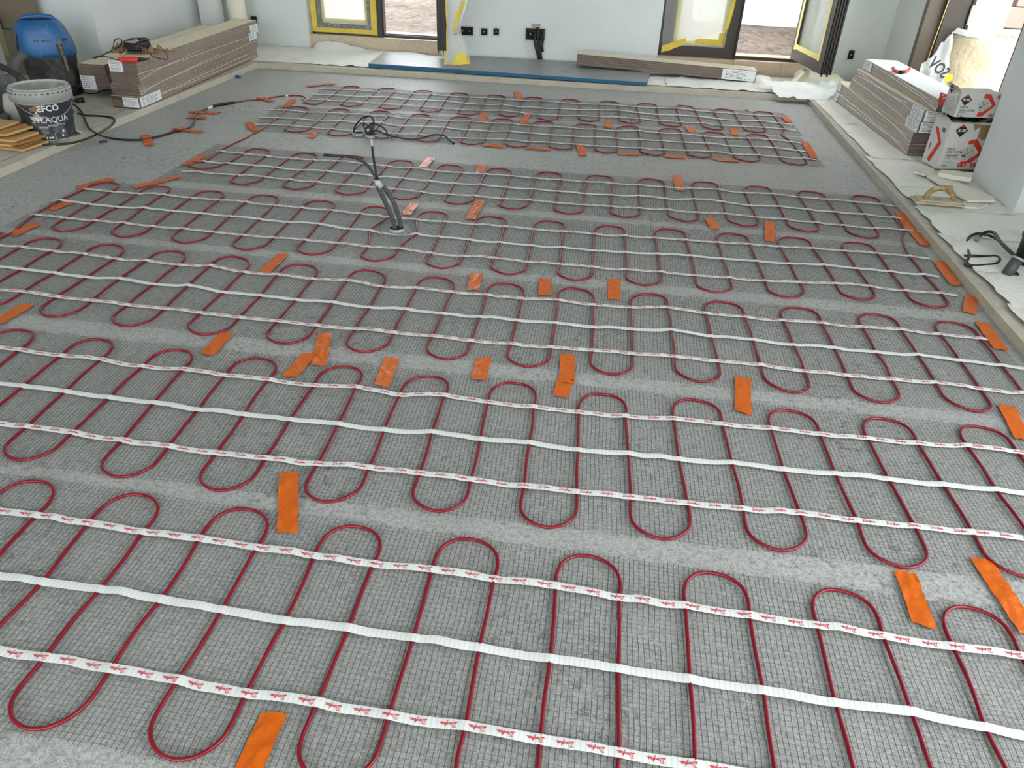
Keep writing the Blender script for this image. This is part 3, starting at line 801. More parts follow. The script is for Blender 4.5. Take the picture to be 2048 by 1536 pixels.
# ------------------------------------------------------------------ floor outlets with conduits
PIPE_M = mat('grey_pvc', (150, 154, 155), .45, var=.05)
CORR = mat('dark_conduit', (62, 68, 72), .5)
BLK = mat('black_cable', (24, 24, 25), .4)
def corr_tube(P, r, pitch=.0045, amp=.07, sides=10):
    P = catmull(P, 14); s = np.concatenate([[0], np.cumsum(np.linalg.norm(np.diff(P, axis=0), axis=1))])
    n = int(s[-1] / pitch * 4); ss = np.linspace(0, s[-1], n)
    Q = np.stack([np.interp(ss, s, P[:, k]) for k in range(3)], 1)
    return tube(Q, r * (1 + amp * np.sign(np.sin(ss / pitch * 2 * PI))), sides)
def ring_geo(r, h, t=.0035, z0=.0008):
    return lathe([(r - t, z0), (r - t, h), (r, h), (r, z0)], 28)
def outlet(name, label, p, r, h):
    o = thing(name, label, 'floor outlet', (p[0], p[1], 0))
    part('collar', ring_geo(r, h), PIPE_M, o, True)
    part('pipe_shade', lathe([(0.0001, h * .6), (r - .003, h * .6)], 28), DARK, o)  # near-black disc below the rim paints the shade inside the pipe
    return o
outlet('floor_outlet', 'grey pipe outlet in the fourth mat holding two upright conduits', PIPE, .0290, .012)
outlet('floor_outlet', 'grey pipe outlet by the tangled cable, left one of the twin', PX(717, 270), .0310, .013)
outlet('floor_outlet', 'grey pipe outlet by the tangled cable, right one of the twin', PX(743, 273.5), .0310, .013)
yp = PIPE[1]
def up(*pp, y=yp, dy=0.0, z0=0): return [WY(u, v, y + dy * k) for k, (u, v) in enumerate(pp)]
bund = thing('conduit_bundle', 'two dark corrugated conduits rising from the outlet in the fourth mat', 'conduit', (PIPE[0], PIPE[1], 0))
part('conduit', corr_tube(up((790, 458), (786, 440), (775, 415), (763, 388), (755, 372)), .0078), CORR, bund, world=True)
part('conduit', corr_tube(up((803, 458), (799, 438), (789, 408), (776, 386), (766, 372), y=yp + .014), .0078), CORR, bund, world=True)
part('tape_wrap', tube(up((761, 375), (756, 366), (751, 356), y=yp + .006), [.0125, .0115, .0085], 10), mat('grey_cloth_tape', (168, 172, 173), .5, bump=.3), bund, True, world=True, label='pale grey tape wrapped round the conduit ends')
part('wire', tube(catmull(up((752, 360), (747, 348), (735, 331), (718, 319), (695, 313), (670, 311.5), (648, 310)), 8), .0045, 8), BLK, bund, True, world=True, label='black cable bending left')
part('wire', tube(catmull(up((756, 360), (751, 340), (747, 315), (744, 292)), 6), .0042, 8), BLK, bund, True, world=True, label='black cable pointing up')
part('wire_tip', tube(up((744, 292), (742.5, 279)), .0046, 8), mat('pale_tip', (176, 176, 168), .5), bund, True, world=True, label='pale wrapped tip of the upright cable')
y2 = PX(741, 273)[1]
tang = thing('tangled_cable', 'tangled black cable and conduit stub at the twin floor outlets', 'cable', (*PX(741, 273)[:2], 0))
def v4(*pp, y=y2): return [WY(500 + a * .1875, 150 + b * .1875, y) for a, b in pp]
part('conduit_stub', corr_tube(v4((1260, 665), (1280, 620), (1305, 560), (1318, 530)), .0085), CORR, tang, world=True)
part('loop', tube(catmull(v4((1270, 660), (1180, 640), (1115, 620), (1110, 580), (1140, 520), (1200, 460), (1270, 438), (1310, 465), (1320, 520), (1315, 560)), 8), .0042, 8), BLK, tang, True, world=True)
part('loop', tube(catmull(v4((1300, 660), (1240, 600), (1212, 540), (1215, 510), (1250, 545), (1300, 590), (1350, 660), (1355, 690), (1310, 690), (1250, 640), (1230, 590), (1250, 560), (1300, 520), (1360, 530), (1420, 560), (1455, 600), (1465, 660), y=y2 - .012), 8), .0042, 8), BLK, tang, True, world=True)
part('tail', tube(catmull(v4((1275, 640), (1320, 595), (1380, 600), (1450, 635), y=y2 - .02) + [PX(797, 275, .010), PX(815, 278, .006), PX(830, 278.5, .006), PX(847, 275, .010), PX(866, 270, .014), PX(876, 269.5, .015), PX(890, 272, .012), PX(899, 280, .007), PX(908, 287, .005)], 8), .0042, 8), BLK, tang, True, world=True, label='long tail of black cable')
# ------------------------------------------------------------------ protective fleece laid over the border floor
def fleece(label, corners, m=FLEECE, nx=26, ny=10, amp=.006, rag=.008, seed=1, s=.14, name='fleece_sheet', lift=None):
    solid(name, sheet(corners, nx, ny, amp, rag, seed, s, lift), m, label, 'fleece sheet', 'protective fleece sheets on the border floor', smooth=True)
z_ = H + .0012
fleece('cream fleece covering the border floor left of the first window', [(-2.85, 4.96, z_), (-1.98, 4.95, z_), (-1.98, 5.49, z_), (-2.85, 5.49, z_)], FLEECE, seed=21)
fleece('white fleece with ragged edge in front of the left window sill', [(-2.02, 4.945, z_ + .002), (-1.40, 4.945, z_ + .002), (-1.2, 5.49, z_ + .002), (-2.08, 5.49, z_ + .002)], FLEECE_W, seed=22, amp=.010, rag=.015,
       lift=lambda X, Y: .05 * np.exp(-((Y - 5.5) / .05) ** 2) * np.exp(-((X + 1.95) / .22) ** 2))
fleece('white fleece strip running under the blue-edged boards', [(-1.45, 4.945, z_ + .001), (.52, 4.955, z_ + .001), (.52, 5.49, z_ + .001), (-1.35, 5.49, z_ + .001)], FLEECE_W, seed=23, amp=.003)
fleece('white fleece with fold lines under the plank pack end', [(.36, 4.945, z_ + .003), (1.05, 4.94, z_ + .003), (1.06, 5.49, z_ + .003), (.36, 5.49, z_ + .003)], FLEECE_W, seed=24, amp=.016, s=.1)
CR = [PX(1536, 190, H + .012), PX(1668, 200, H + .005), PX(1690, 170, H + .01), PX(1560, 160, H + .02)]
solid('plastic_sheet', sheet([PX(1562, 203, H * .3), PX(1652, 207, H * .5), PX(1690, 176, H + .02), PX(1520, 172, H + .02)], 34, 22, .030, .004, 31, .32,
      lift=lambda X, Y: .018 + np.where(Y > 4.93, .012, 0)), mat('milky_sheet', (226, 230, 226), .5, var=.03, bump=.3, bscale=12),
      'crumpled milky plastic sheet at the right rear corner of the bed', 'plastic sheet', smooth=True)
solid('plastic_sheet', sheet([PX(1575, 176, H + .02), PX(1690, 176, H + .02), PX(1668, 150, H + .03), PX(1600, 148, H + .03)], 22, 16, .05, .006, 33, .34,
      lift=lambda X, Y: .03 * np.exp(-((Y - 5.3) / .1) ** 2)), mat('cream_sheet', (236, 230, 204), .5, bump=.3, bscale=12),
      'cream plastic sheet bunched below the open right window leaf', 'plastic sheet', smooth=True)
yy = [4.90, 4.30, 3.66, 3.25, 2.98, 2.70, 2.40, 2.14, 1.86, 1.50, 1.0]
nm = ['beside the long plank packs', 'in front of the plank packs', 'under the white foam boards', 'under the wooden-handled float', 'just in front of the float', 'beside the looped black cable end',
      'under the looped black cable', 'under the leaning conduit stub', 'along the edge strip beside the nearest mats', 'at the right picture edge']
for i, w_ in enumerate(nm):
    y0, y1 = yy[i + 1] - .03, yy[i]
    a = 1.221 + .006 * math.sin(i * 2.3)
    fleece('cream fleece strip on the right border floor ' + w_, [(a + .01, y0, z_ + .003 + i * .0012), (1.755 if y1 < 2.99 else 1.585, y0 + .02 * math.sin(i), z_ + .003 + i * .0012), (1.755 if y1 < 2.99 else 1.585, y1, z_ + i * .0012), (a, y1, z_ + i * .0012)],
           FLEECE, nx=20, ny=8, amp=.004, rag=.007, seed=40 + i)
fleece('grey beige fleece on the left border floor beside the bucket', [(-4.4, 2.0, z_), (-2.385, 2.0, z_), (-2.375, 3.55, z_), (-4.4, 3.55, z_)], mat('greyish_fleece', (186, 180, 166), .95, var=.05, dirt=(150, 142, 126), dscale=3, damt=.25, bump=.2, bscale=30), amp=.003, seed=61, rag=.012)
fleece('grey beige fleece running under the stacked left planks', [(-2.85, 3.50, z_ + .002), (-2.378, 3.50, z_ + .002), (-2.300, 4.93, z_ + .002), (-2.85, 4.93, z_ + .002)], mat('greyish_fleece', (186, 180, 166), .95), amp=.003, seed=62, rag=.010)

fleece('grey beige fleece under the vacuum cleaner', [(-4.4, 3.52, z_ + .001), (-2.84, 3.52, z_ + .001), (-2.84, 4.22, z_ + .001), (-4.4, 4.22, z_ + .001)], mat('greyish_fleece', (186, 180, 166), .95), amp=.003, seed=63, rag=.008)

# ------------------------------------------------------------------ windows
def oriented(geo, origin, ang):
    V, Fc = geo; V = np.asarray(V, float); c, s = math.cos(ang), math.sin(ang)
    return np.stack([origin[0] + V[:, 0] * c - V[:, 1] * s, origin[1] + V[:, 0] * s + V[:, 1] * c, origin[2] + V[:, 2]], 1), Fc
def window(name):
    o = link(name, None); o.empty_display_size = .05
    return tag(o, kind='structure')
ZT = 2.10
PYEL = mat('pale_yellow_tape', (238, 226, 140), .6, var=.05)
w1 = window('window_1')
part('outer_frame', weld([box(W1A, W1A + .028, 5.55, 5.62, S1, ZT), box(W1B - .03, W1B, 5.55, 5.62, S1, ZT), box(W1A, W1B, 5.55, 5.62, ZT, ZT + .03), box(W1A, W1B, 5.55, 5.61, S1, S1 + .012)]), FRAME, w1)
part('leaf', weld([box(-2.090, -2.03, 5.548, 5.60, .128, ZT), box(-1.70, -1.628, 5.548, 5.60, .128, ZT), box(-2.03, -1.70, 5.548, 5.60, .128, .190), box(-2.03, -1.70, 5.548, 5.60, 2.04, ZT)]), FRAME_G, w1, label='dusty grey window leaf')
part('glass_pane', box(-2.03, -1.70, 5.57, 5.578, .19, 2.04), GLASS, w1)
part('masking_tape', weld([box(-2.100, -2.062, 5.543, 5.5475, .132, ZT), box(-2.062, -1.672, 5.543, 5.5475, .132, .160), box(-1.672, -1.630, 5.541, 5.5475, .128, ZT)]), YTAPE, w1, label='yellow masking tape round the leaf')
part('masking_tape', weld([box(-2.028, -2.006, 5.564, 5.566, .192, 2.03), box(-2.006, -1.722, 5.564, 5.566, .192, .222), box(-1.722, -1.702, 5.564, 5.566, .192, 2.03)]), PYEL, w1, label='pale yellow tape edge of the window film')
part('masking_film', sheet([(-2.028, 5.560, .192), (-1.702, 5.560, .192), (-1.702, 5.560, 2.03), (-2.028, 5.560, 2.03)], 10, 20, 0, 0, 3), FILM, w1, label='milky film over the pane')
part('film_fold', sheet([(-2.135, 5.53, .03), (-2.098, 5.535, .10), (-2.098, 5.535, 1.9), (-2.128, 5.52, 1.9)], 4, 24, .0, .006, 4), FILM, w1)
part('mullion', box(-1.627, -1.585, 5.535, 5.605, S1, ZT), FRAME, w1)
part('gasket', box(-1.590, -1.580, 5.530, 5.57, S1 + .01, ZT), RUBBER, w1)
part('track', weld([box(-1.58, W1B - .03, 5.56, 5.572, S1, S1 + .016), box(-1.58, W1B - .03, 5.585, 5.597, S1, S1 + .02)]), RUBBER, w1)
def leaf(w, hinge, end, z0, th, dark_ribs=True, film=True):
    d = np.array(end) - np.array(hinge); Ln = np.linalg.norm(d); ang = math.atan2(d[1], d[0]); o = (hinge[0], hinge[1], 0)
    O = lambda g: oriented(g, o, ang)
    fr = part('open_leaf', O(weld([box(0, .06, -th / 2, th / 2, z0, ZT), box(Ln - .06, Ln, -th / 2, th / 2, z0, ZT), box(.06, Ln - .06, -th / 2, th / 2, z0, z0 + .07), box(.06, Ln - .06, -th / 2, th / 2, ZT - .06, ZT)])), FRAME, w, label='dark bronze open window leaf')
    part('glass_pane', O(box(.06, Ln - .06, -.006, .006, z0 + .07, ZT - .06)), GLASS, w)
    ribs = weld([box(Ln, Ln + .008, -th / 2 + k * th / 4 + .004, -th / 2 + (k + 1) * th / 4 - .004, z0 - .012 + .012 * (k % 2), ZT) for k in range(4)])
    part('gasket', O(ribs), RUBBER, w, label='black gasket ribs')
    return O, Ln, fr
O1, L1, f1 = leaf(w1, (-1.172, 5.545), (-1.070, 5.053), .138, .062)
# hanging masking film beside the open left leaf
def curtain(rows, ny=40, nx=14, x0=-1.043, y0=5.05, dy=.10, seed=0):
    zs = np.linspace(rows[0][0], rows[-1][0], ny + 1)
    w = np.interp(zs, [r[0] for r in rows], [r[1] for r in rows]); sh = np.interp(zs, [r[0] for r in rows], [r[2] for r in rows])
    U = np.linspace(0, 1, nx + 1)
    V = []
    for z, ww, s in zip(zs, w, sh):
        for u in U:
            V.append((x0 + s + u * ww, y0 + u * dy + .014 * math.sin(u * 9 + z * 7) * (0.3 + u) - .05 * math.exp(-(z / .09) ** 2) * u, z + .006 * math.sin(u * 14)))
    k = nx + 1
    return np.array(V), [(j * k + i, j * k + i + 1, (j + 1) * k + i + 1, (j + 1) * k + i) for j in range(ny) for i in range(nx)]
def cols(geo, nx, ny, keep):
    V, Fc = geo; return V + (0, -.003, 0), [f for n, f in enumerate(Fc) if keep(n % nx, n // nx)]
cg = curtain([(.052, .165, -.02), (.13, .13, 0), (.22, .085, 0), (.30, .07, .005), (.34, .10, 0), (.45, .13, 0), (1.4, .13, 0)])
part('masking_film', cg, FILM, w1, True, label='milky film hanging from the open left leaf')
part('masking_tape', cols(cg, 14, 40, lambda i, j: (i == 0) or (j == 0 and i > 3) or (j == 1 and 5 < i < 12) or (6 <= j <= 10 and abs(i - (j + 1)) <= 1)), YTAPE, w1, True, label='yellow masking tape edge of the hanging film')

w2 = window('window_2')
part('outer_frame', weld([box(W2A, W2A + .02, 5.55, 5.62, S2, ZT), box(W2B - .04, W2B, 5.55, 5.62, S2, ZT), box(W2A, W2B, 5.55, 5.62, ZT, ZT + .03), box(W2A, W2B, 5.55, 5.61, S2, S2 + .010)]), FRAME, w2)
part('leaf', weld([box(.325, .402, 5.545, 5.60, .115, ZT), box(.742, .812, 5.545, 5.60, .115, ZT), box(.402, .742, 5.545, 5.60, .115, .182), box(.402, .742, 5.545, 5.60, 2.03, ZT)]), FRAME, w2, label='dark bronze closed window leaf')
part('glazing_bead', weld([box(.402, .742, 5.541, 5.548, .176, .184), box(.736, .744, 5.541, 5.548, .18, 2.03)]), mat('grey_bead', (160, 158, 150), .5), w2)
part('glass_pane', box(.402, .742, 5.57, 5.578, .182, 2.03), GLASS, w2)
part('masking_tape', weld([box(.404, .430, 5.560, 5.563, .186, 2.02), box(.43, .55, 5.560, 5.563, .186, .206), box(.712, .738, 5.560, 5.563, .25, 2.02)]), PYEL, w2, label='pale yellow tape edge on the pane')
part('masking_tape', weld([box(.55, .738, 5.558, 5.562, .186, .222), box(.700, .738, 5.557, 5.5615, .186, .262)]), YTAPE, w2, label='bright yellow masking tape in the pane corner')
part('pane_film', sheet([(.404, 5.566, .186), (.738, 5.566, .186), (.738, 5.566, 2.02), (.404, 5.566, 2.02)], 6, 12, 0, 0, 3), FILM, w2, label='milky film over the pane')
cf = sheet([WY(1322, 106, 5.536), WY(1456, 58, 5.536), (.86, 5.53, 1.2), (.30, 5.53, 1.2)], 16, 24, 0, .004, 8)
part('masking_film', cf, FILM_T, w2, True, label='loose clear film hanging over the closed leaf')
part('masking_tape', cols(cf, 16, 24, lambda i, j: (j == 0 and i < 6) or (i == 15)), YTAPE, w2, True, label='yellow tape edge of the loose film')
part('gasket', weld([box(.812, .824, 5.53, 5.58, S2 + .004, ZT), box(.83, W2B - .04, 5.556, 5.566, S2, S2 + .016), box(.83, W2B - .04, 5.58, 5.59, S2, S2 + .016)]), RUBBER, w2)
O2, L2, f2 = leaf(w2, (1.215, 5.540), (1.300, 5.022), .138, .070)
part('masking_tape', O2(weld([box(.03, .06, -.0375, -.0365, .20, ZT - .05), box(L2 - .085, L2 - .06, -.0375, -.0355, .20, ZT - .05), box(.06, L2 - .085, -.0375, -.0365, .205, .235)])), PYEL, w2, label='pale yellow tape edge of the open leaf')
part('masking_film', O2(sheet([(.06, -.02, .21), (L2 - .06, -.02, .21), (L2 - .06, -.02, ZT - .06), (.06, -.02, ZT - .06)], 6, 12, 0, 0, 5)), FILM, w2, label='milky film over the open leaf pane')
part('masking_tape', O2(weld([box(L2 - .07, L2 - .045, .0362, .0385, .16, ZT), box(L2 - .05, L2 - .038, .0385, .056, .30, .345)])), YTAPE, w2, label='yellow tape edge hanging behind the open leaf')

# terrace door on the right
d3 = window('door_1')
part('jamb', box(XR - .012, XR + .075, DY1 - .050, DY1, 0.02, 2.12), mat('bronze_jamb', (98, 88, 74), .45), d3)
part('open_leaf', box(XR + .075, XR + .20, DY1 - .09, DY1 - .02, .04, 2.10), FRAME, d3)
part('gasket', box(XR + .20, XR + .215, DY1 - .10, DY1 - .02, .04, 2.10), RUBBER, d3)
part('hinge', weld([lathe([(.0001, .46), (.008, .46), (.008, .56), (.0001, .56)], 12, XR + .205, DY1 - .105)]), mat('white_hinge', (220, 222, 222), .35), d3, True)
part('foam_seal', box(XR + .225, XR + .25, DY1 - .03, DY1 + .02, 0.0, 2.12), mat('expanding_foam', (214, 200, 140), .9, bump=.8, bscale=50), d3)
part('near_jamb', weld([box(XR + .02, XR + .10, DY0, DY0 + .055, 0.02, 2.12)]), mat('bronze_jamb', (98, 88, 74), .45), d3)
part('threshold', box(XR, XR + .3, DY0, DY1, .0, .034), SILL, d3)
solid('dangling_cord', tube(catmull([WX(1898, 0, 1.775), WX(1880, 50, 1.775), WX(1862, 100, 1.775), WX(1850, 140, 1.775)], 6), .0028, 6), mat('yellow_cord', (206, 186, 120), .7), 'thin yellowish cord hanging in the terrace door', 'cord', smooth=True)

# electric boxes in the back wall
PLM = mat('wall_patch', (206, 210, 206), .95)
def wall_box(label, u0, v0, u1, v1, n=1, name='socket_box'):
    a = WY(u0, v1, YB); b = WY(u1, v0, YB)
    x0, x1, z0, z1 = a[0], b[0], min(a[2], b[2]), max(a[2], b[2])
    o = thing(name, label, 'socket box', ((x0 + x1) / 2, YB, z0))
    w, h = x1 - x0, z1 - z0
    part('recess', box(-w / 2, w / 2, -.004, .012, 0, h, .003), DARK, o)
    for k in range(n):
        cx = -w / 2 + (k + .5) * w / n
        part('box_rim', weld([box(cx - w / n * .42, cx - w / n * .36, -.007, -.003, h * .12, h * .88), box(cx + w / n * .36, cx + w / n * .42, -.007, -.003, h * .12, h * .88), box(cx - w / n * .4, cx + w / n * .4, -.007, -.003, h * .82, h * .9)]), BLACK, o)
        part('screw', box(cx - .003, cx + .003, -.009, -.003, h * .45, h * .58), mat('steel', (190, 190, 190), .3, 1), o)
    part('plaster_rim', weld([box(-w / 2 - .012, w / 2 + .012, -.0015, .001, -.014, -.001), box(-w / 2 - .012, w / 2 + .012, -.0015, .001, h + .001, h + .010), box(-w / 2 - .012, -w / 2 - .001, -.0015, .001, 0, h), box(w / 2 + .001, w / 2 + .012, -.0015, .001, 0, h)]), PLM, o)
    return o
wall_box('triple black socket box right of the hanging film', 907, 54, 946, 69, 3)
wall_box('single black socket box, left of the pair beside the triple box', 962, 57, 975, 70)
wall_box('single dark green tinted socket box, right of the pair', 987, 57, 998, 70)
wall_box('black socket box behind the top of the left plank stack', 503, 33, 513, 45)
sr_ = wall_box('black socket box on the wall right of the open window leaf', 1694, 101, 1710, 118)
jb = wall_box('wide black junction box with thick cables hanging out of it', 1051, 58, 1090, 79, 2, 'junction_box')
for (u0, v0), (u1, v1), (u2, v2) in (((1071, 58), (1070, 85), (1078, 119)), ((1075, 56), (1077, 85), (1083, 120)), ((1080, 60), (1083, 82), (1085, 104)), ((1086, 62), (1086, 75), (1083, 97))):
    part('hanging_cable', tube(catmull([WY(u0, v0, YB - .002), WY((u0 + u1) / 2, (v0 + v1) / 2, YB - .03), WY(u1, v1, YB - .028), WY(u2, v2, YB - .022)], 7), .0095, 8), mat('thick_black_cable', (30, 29, 28), .5), jb, True, world=True)
part('bracket', on_plane(rect(0, .06, 0, .032), WY(1063, 57, YB - .002), (1, 0, 0), (0, 0, 1)), mat('plaster_lump', (170, 158, 140), .9), jb, world=True)

# ------------------------------------------------------------------ blue-edged tile backer boards
BLUE = mat('blue_foam_edge', (30, 92, 126), .7, var=.06, scale=80)
BTOP = mat('cement_board_top', (142, 146, 147), .45, var=.06, scale=12, dirt=(110, 112, 112), dscale=8, damt=.2)
def board(label, pxs, t=.020, z=H + .006):
    pl = [PX(u, v, z) for u, v in pxs]
    c = np.mean(pl, 0)
    o = thing('backer_board', label, 'board', (c[0], c[1], z), group='blue-edged backer boards by the back wall')
    q = [(p[0] - c[0], p[1] - c[1]) for p in pl]
    part('core', prism(q, 0, t), BLUE, o, label='blue foam core')
    part('facing', prism(q, t, t + .0018), BTOP, o, label='grey cement facing')
board('shorter grey board with blue edges and one cut corner below the left window', [(737, 134), (924, 146), (895, 126), (826, 111), (770, 109)])
board('long grey board with blue edges along the back wall', [(925, 146.5), (1293, 172), (1299, 153), (1160, 130.5), (938, 117.5), (897, 126.5)])

# ------------------------------------------------------------------ shrink-wrapped plank packs
P_SIDE = mat('plank_side_taupe', (138, 120, 106), .7, var=.08, scale=30)
P_END = mat('plank_end_brown', (88, 62, 46), .75, var=.1, scale=40)
P_TOP = mat('plank_top_oak', (240, 228, 202), .55, var=.05, scale=6)
P_SIDE2 = mat('plank_side_grey', (170, 160, 151), .7, var=.08, scale=30)
P_END2 = mat('plank_end_redbrown', (78, 48, 40), .75, var=.1, scale=40)
P_PAPER = mat('white_pack_sheet', (222, 228, 228), .5, var=.03, scale=8)
PAPER = mat('label_paper', (226, 228, 228), .7)
INK = mat('grey_print', (110, 112, 116), .8)
WRAP = film_mat('shrink_wrap', (226, 222, 216), clear=.80, rough=.14, wrinkle=55)
CREASE = mat('wrap_crease', (226, 222, 214), .35)
_pl = {}
def plank_mesh(w, ln, t, mats):
    key = (w, ln, t, mats[0].name)
    if key not in _pl:
        V, Fc = box(-w / 2, w / 2, 0, ln, 0, t - .0005)
        m = me('plank', V, Fc, mats[0]); m.materials.append(mats[1]); m.materials.append(mats[2])
        for i, p in enumerate(m.polygons): p.material_index = (0, 1, 2, 2, 0, 0)[i]
        _pl[key] = m
    return _pl[key]
def bars(w, h, rows, seed, m=.1):
    r = np.random.default_rng(seed); g = []
    for k in range(rows):
        y = h * (1 - m) - (k + .7) * h * (1 - 2 * m) / rows
        x = w * m
        while x < w * (1 - m) * r.uniform(.6, 1):
            l = r.uniform(.05, .22) * w; g.append(rect(x, min(x + l, w * .95), y, y + h * .045)); x += l + w * .05
    return weld(g)
def pack(label, loc, rz, w, ln, h, n, mats, labels=(), top=None, group='plank packs', creases=(), tilt=0.0):
    o = thing('plank_pack', label, 'plank pack', loc, rz, group)
    if tilt: o.rotation_euler = (tilt, 0, rz)
    r = np.random.default_rng(int(abs(loc[0] * 1000 + loc[2] * 7000)))
    t = h / n
    for k in range(n):
        link('plank', plank_mesh(w, ln, t, mats), o, (r.normal(0, .0007), r.normal(0, .0012), k * t))
    wr = part('shrink_wrap', box(-w / 2 - .002, w / 2 + .002, -.002, ln + .002, .0005, h + .0008, .002), WRAP, o)
    if top: part('top_sheet', box(-w / 2 - .001, w / 2 + .001, .001, ln - .001, h + .0009, h + .0016), top, o)
    for face, a, b, z0, z1, seed in labels:              # face: near / left / right, extent along it, heights
        if face == 'near': org, ux = (-w / 2 + a, -.0030, z0), (1, 0, 0)
        elif face == 'right': org, ux = (w / 2 + .0030, a, z0), (0, 1, 0)
        elif face == 'left': org, ux = (-w / 2 - .0030, b, z0), (0, -1, 0)
        elif face == 'far': org, ux = (w / 2 - a, ln + .003, z0), (-1, 0, 0)
        W_, H_ = b - a, z1 - z0
        lb = part('label_sheet', on_plane(rect(0, W_, 0, H_), org, ux, (0, 0, 1)), PAPER, o, label='white pack label')
        part('print', on_plane(bars(W_, H_, 6, seed), org, ux, (0, 0, 1), .0013), INK, lb)
        if face == 'near': part('print', on_plane(text_geo('CE', H_ * .2, .01), np.array(org) + np.array(ux) * W_ * .08 + (0, 0, H_ * .8), ux, (0, 0, 1), .0014), INK, lb)
    for side, f0, f1, z0, z1, seed in creases:           # pale glossy folds of the wrap along a long side
        rr = np.random.default_rng(seed); ys = np.linspace(f0, f1, 24)
        zs = np.interp(ys, [f0, f0 + (f1 - f0) * .2, f1], [z0, (z0 + z1) / 2, z1]) + np.cumsum(rr.normal(0, .0012, 24)) * .6
        zs = np.clip(zs, .003, h - .002)
        x = (w / 2 + .0028) * (1 if side == 'right' else -1)
        part('wrap_fold', tube([(x, y, z) for y, z in zip(ys, zs)], .0011, 4), CREASE, o)
    return o
hp = .0555
ML = (P_SIDE, P_TOP, P_END); MR = (P_SIDE2, P_TOP, P_END2)
GL = 'plank packs stacked on the left'
x1_, y1_, rz1 = -2.372, 3.620, .008
for k, (lab, dx, dy, lbs, cr) in enumerate([
    ('bottom plank pack of the front left stack, label round its corner', .0, -.012, [('near', .06, .142, .004, .050, 1), ('right', .002, .20, .004, .050, 2)], [('right', .02, 1.3, .012, .04, 1), ('right', .2, 1.4, .03, .012, 2)]),
    ('second plank pack from the floor in the front left stack', .006, 0, [], [('right', .0, 1.4, .02, .045, 3), ('right', .0, .9, .008, .05, 4)]),
    ('third plank pack from the floor in the front left stack', .014, .006, [('right', 1.30, 1.42, .002, .050, 8)], [('right', .0, 1.42, .05, .03, 5), ('right', .0, .7, .018, .05, 6)]),
    ('top plank pack of the front left stack, carrying the multimeter', .022, .0, [('near', .002, .072, .0, .052, 3), ('right', 1.32, 1.44, -.014, .034, 9)], [])]):
    pack(lab, (x1_ + dx, y1_ + dy, H + .006 + k * hp), rz1, .145, 1.44, hp - .0012, 6, ML, lbs, None, GL, cr)
x2_ = -2.615
pack('lowest plank pack of the rear left stack, set back in shadow', (x2_, 4.02, H + .006), rz1, .145, 1.30, hp * .75 - .001, 6, ML, (), None, GL)
pack('middle plank pack of the rear left stack with a hanging label', (x2_ - .005, 3.775, H + .006 + hp * .75), rz1, .145, 1.40, hp + .008, 6, ML, [('near', -.006, .072, -.006, .062, 4)], None, GL)
pack('top plank pack of the rear left stack beside the vacuum cleaner', (x2_ - .005, 3.765, H + .007 + 1.75 * hp + .008), rz1, .145, 1.40, hp, 6, ML, (), None, GL)
# single pack lying half on the long board
pack('single plank pack lying along the back wall below the right window', (-.217, 5.275, H + .047), -PI / 2, .135, 1.145, .066, 7, (mat('plank_side_dark', (96, 74, 62), .7, var=.1), P_TOP, P_END), [('right', .93, 1.14, .002, .064, 6)], mat('cream_pack_sheet', (216, 208, 190), .6), 'plank pack by the back wall', tilt=-.034)
# right stack
GRp = 'plank packs stacked on the right'
hr = .0515
nr, fr_ = np.array((1.412, 3.708)), np.array((1.337, 4.834))
dr = (fr_ - nr) / np.linalg.norm(fr_ - nr); rzr = math.atan2(-dr[0], dr[1]); pr_ = np.array((dr[1], -dr[0]))
WR = .165
def rp(k, off, along): 
    c = nr + pr_ * (WR / 2 + off) + dr * along
    return (c[0], c[1], H + .007 + k * hr)
pack('bottom plank pack of the right stack, its far end sticking out', rp(0, 0, 0), rzr, WR, 1.13, hr - .001, 6, MR, [('left', 1.07, 1.13, .004, .048, 11)], None, GRp, [('left', .0, 1.1, .01, .045, 11), ('left', .1, .9, .03, .02, 12)])
pack('second plank pack from the floor in the right stack', rp(1, .004, .01), rzr, WR, 1.13, hr - .001, 6, MR, [('left', 1.06, 1.13, .004, .048, 12)], None, GRp, [('left', .0, 1.1, .006, .048, 13), ('left', .05, .7, .02, .04, 14)])
pack('third plank pack from the floor in the right stack, label on its near end', rp(2, .014, .0), rzr, WR, .98, hr - .001, 6, MR, [('near', .004, .12, .002, .049, 13), ('left', .0, .14, .0, .049, 14)], None, GRp, [('left', .1, .95, .02, .045, 15)])
pack('fourth plank pack from the floor in the right stack, label on its near end', rp(3, .016, -.005), rzr, WR, .96, hr - .001, 6, MR, [('near', .004, .12, .002, .049, 15), ('left', .0, .13, .0, .049, 16)], None, GRp, [('left', .1, .9, .012, .045, 17), ('left', .2, .9, .04, .02, 18)])
pack('top plank pack of the right stack under a white sheet, carrying the pliers', rp(4, .052, -.03), rzr, WR, .98, hr - .001, 6, MR, [('left', .86, .98, .004, .05, 17)], P_PAPER, GRp, [('left', .0, .9, .006, .044, 19), ('left', .0, .5, .01, .05, 20)])
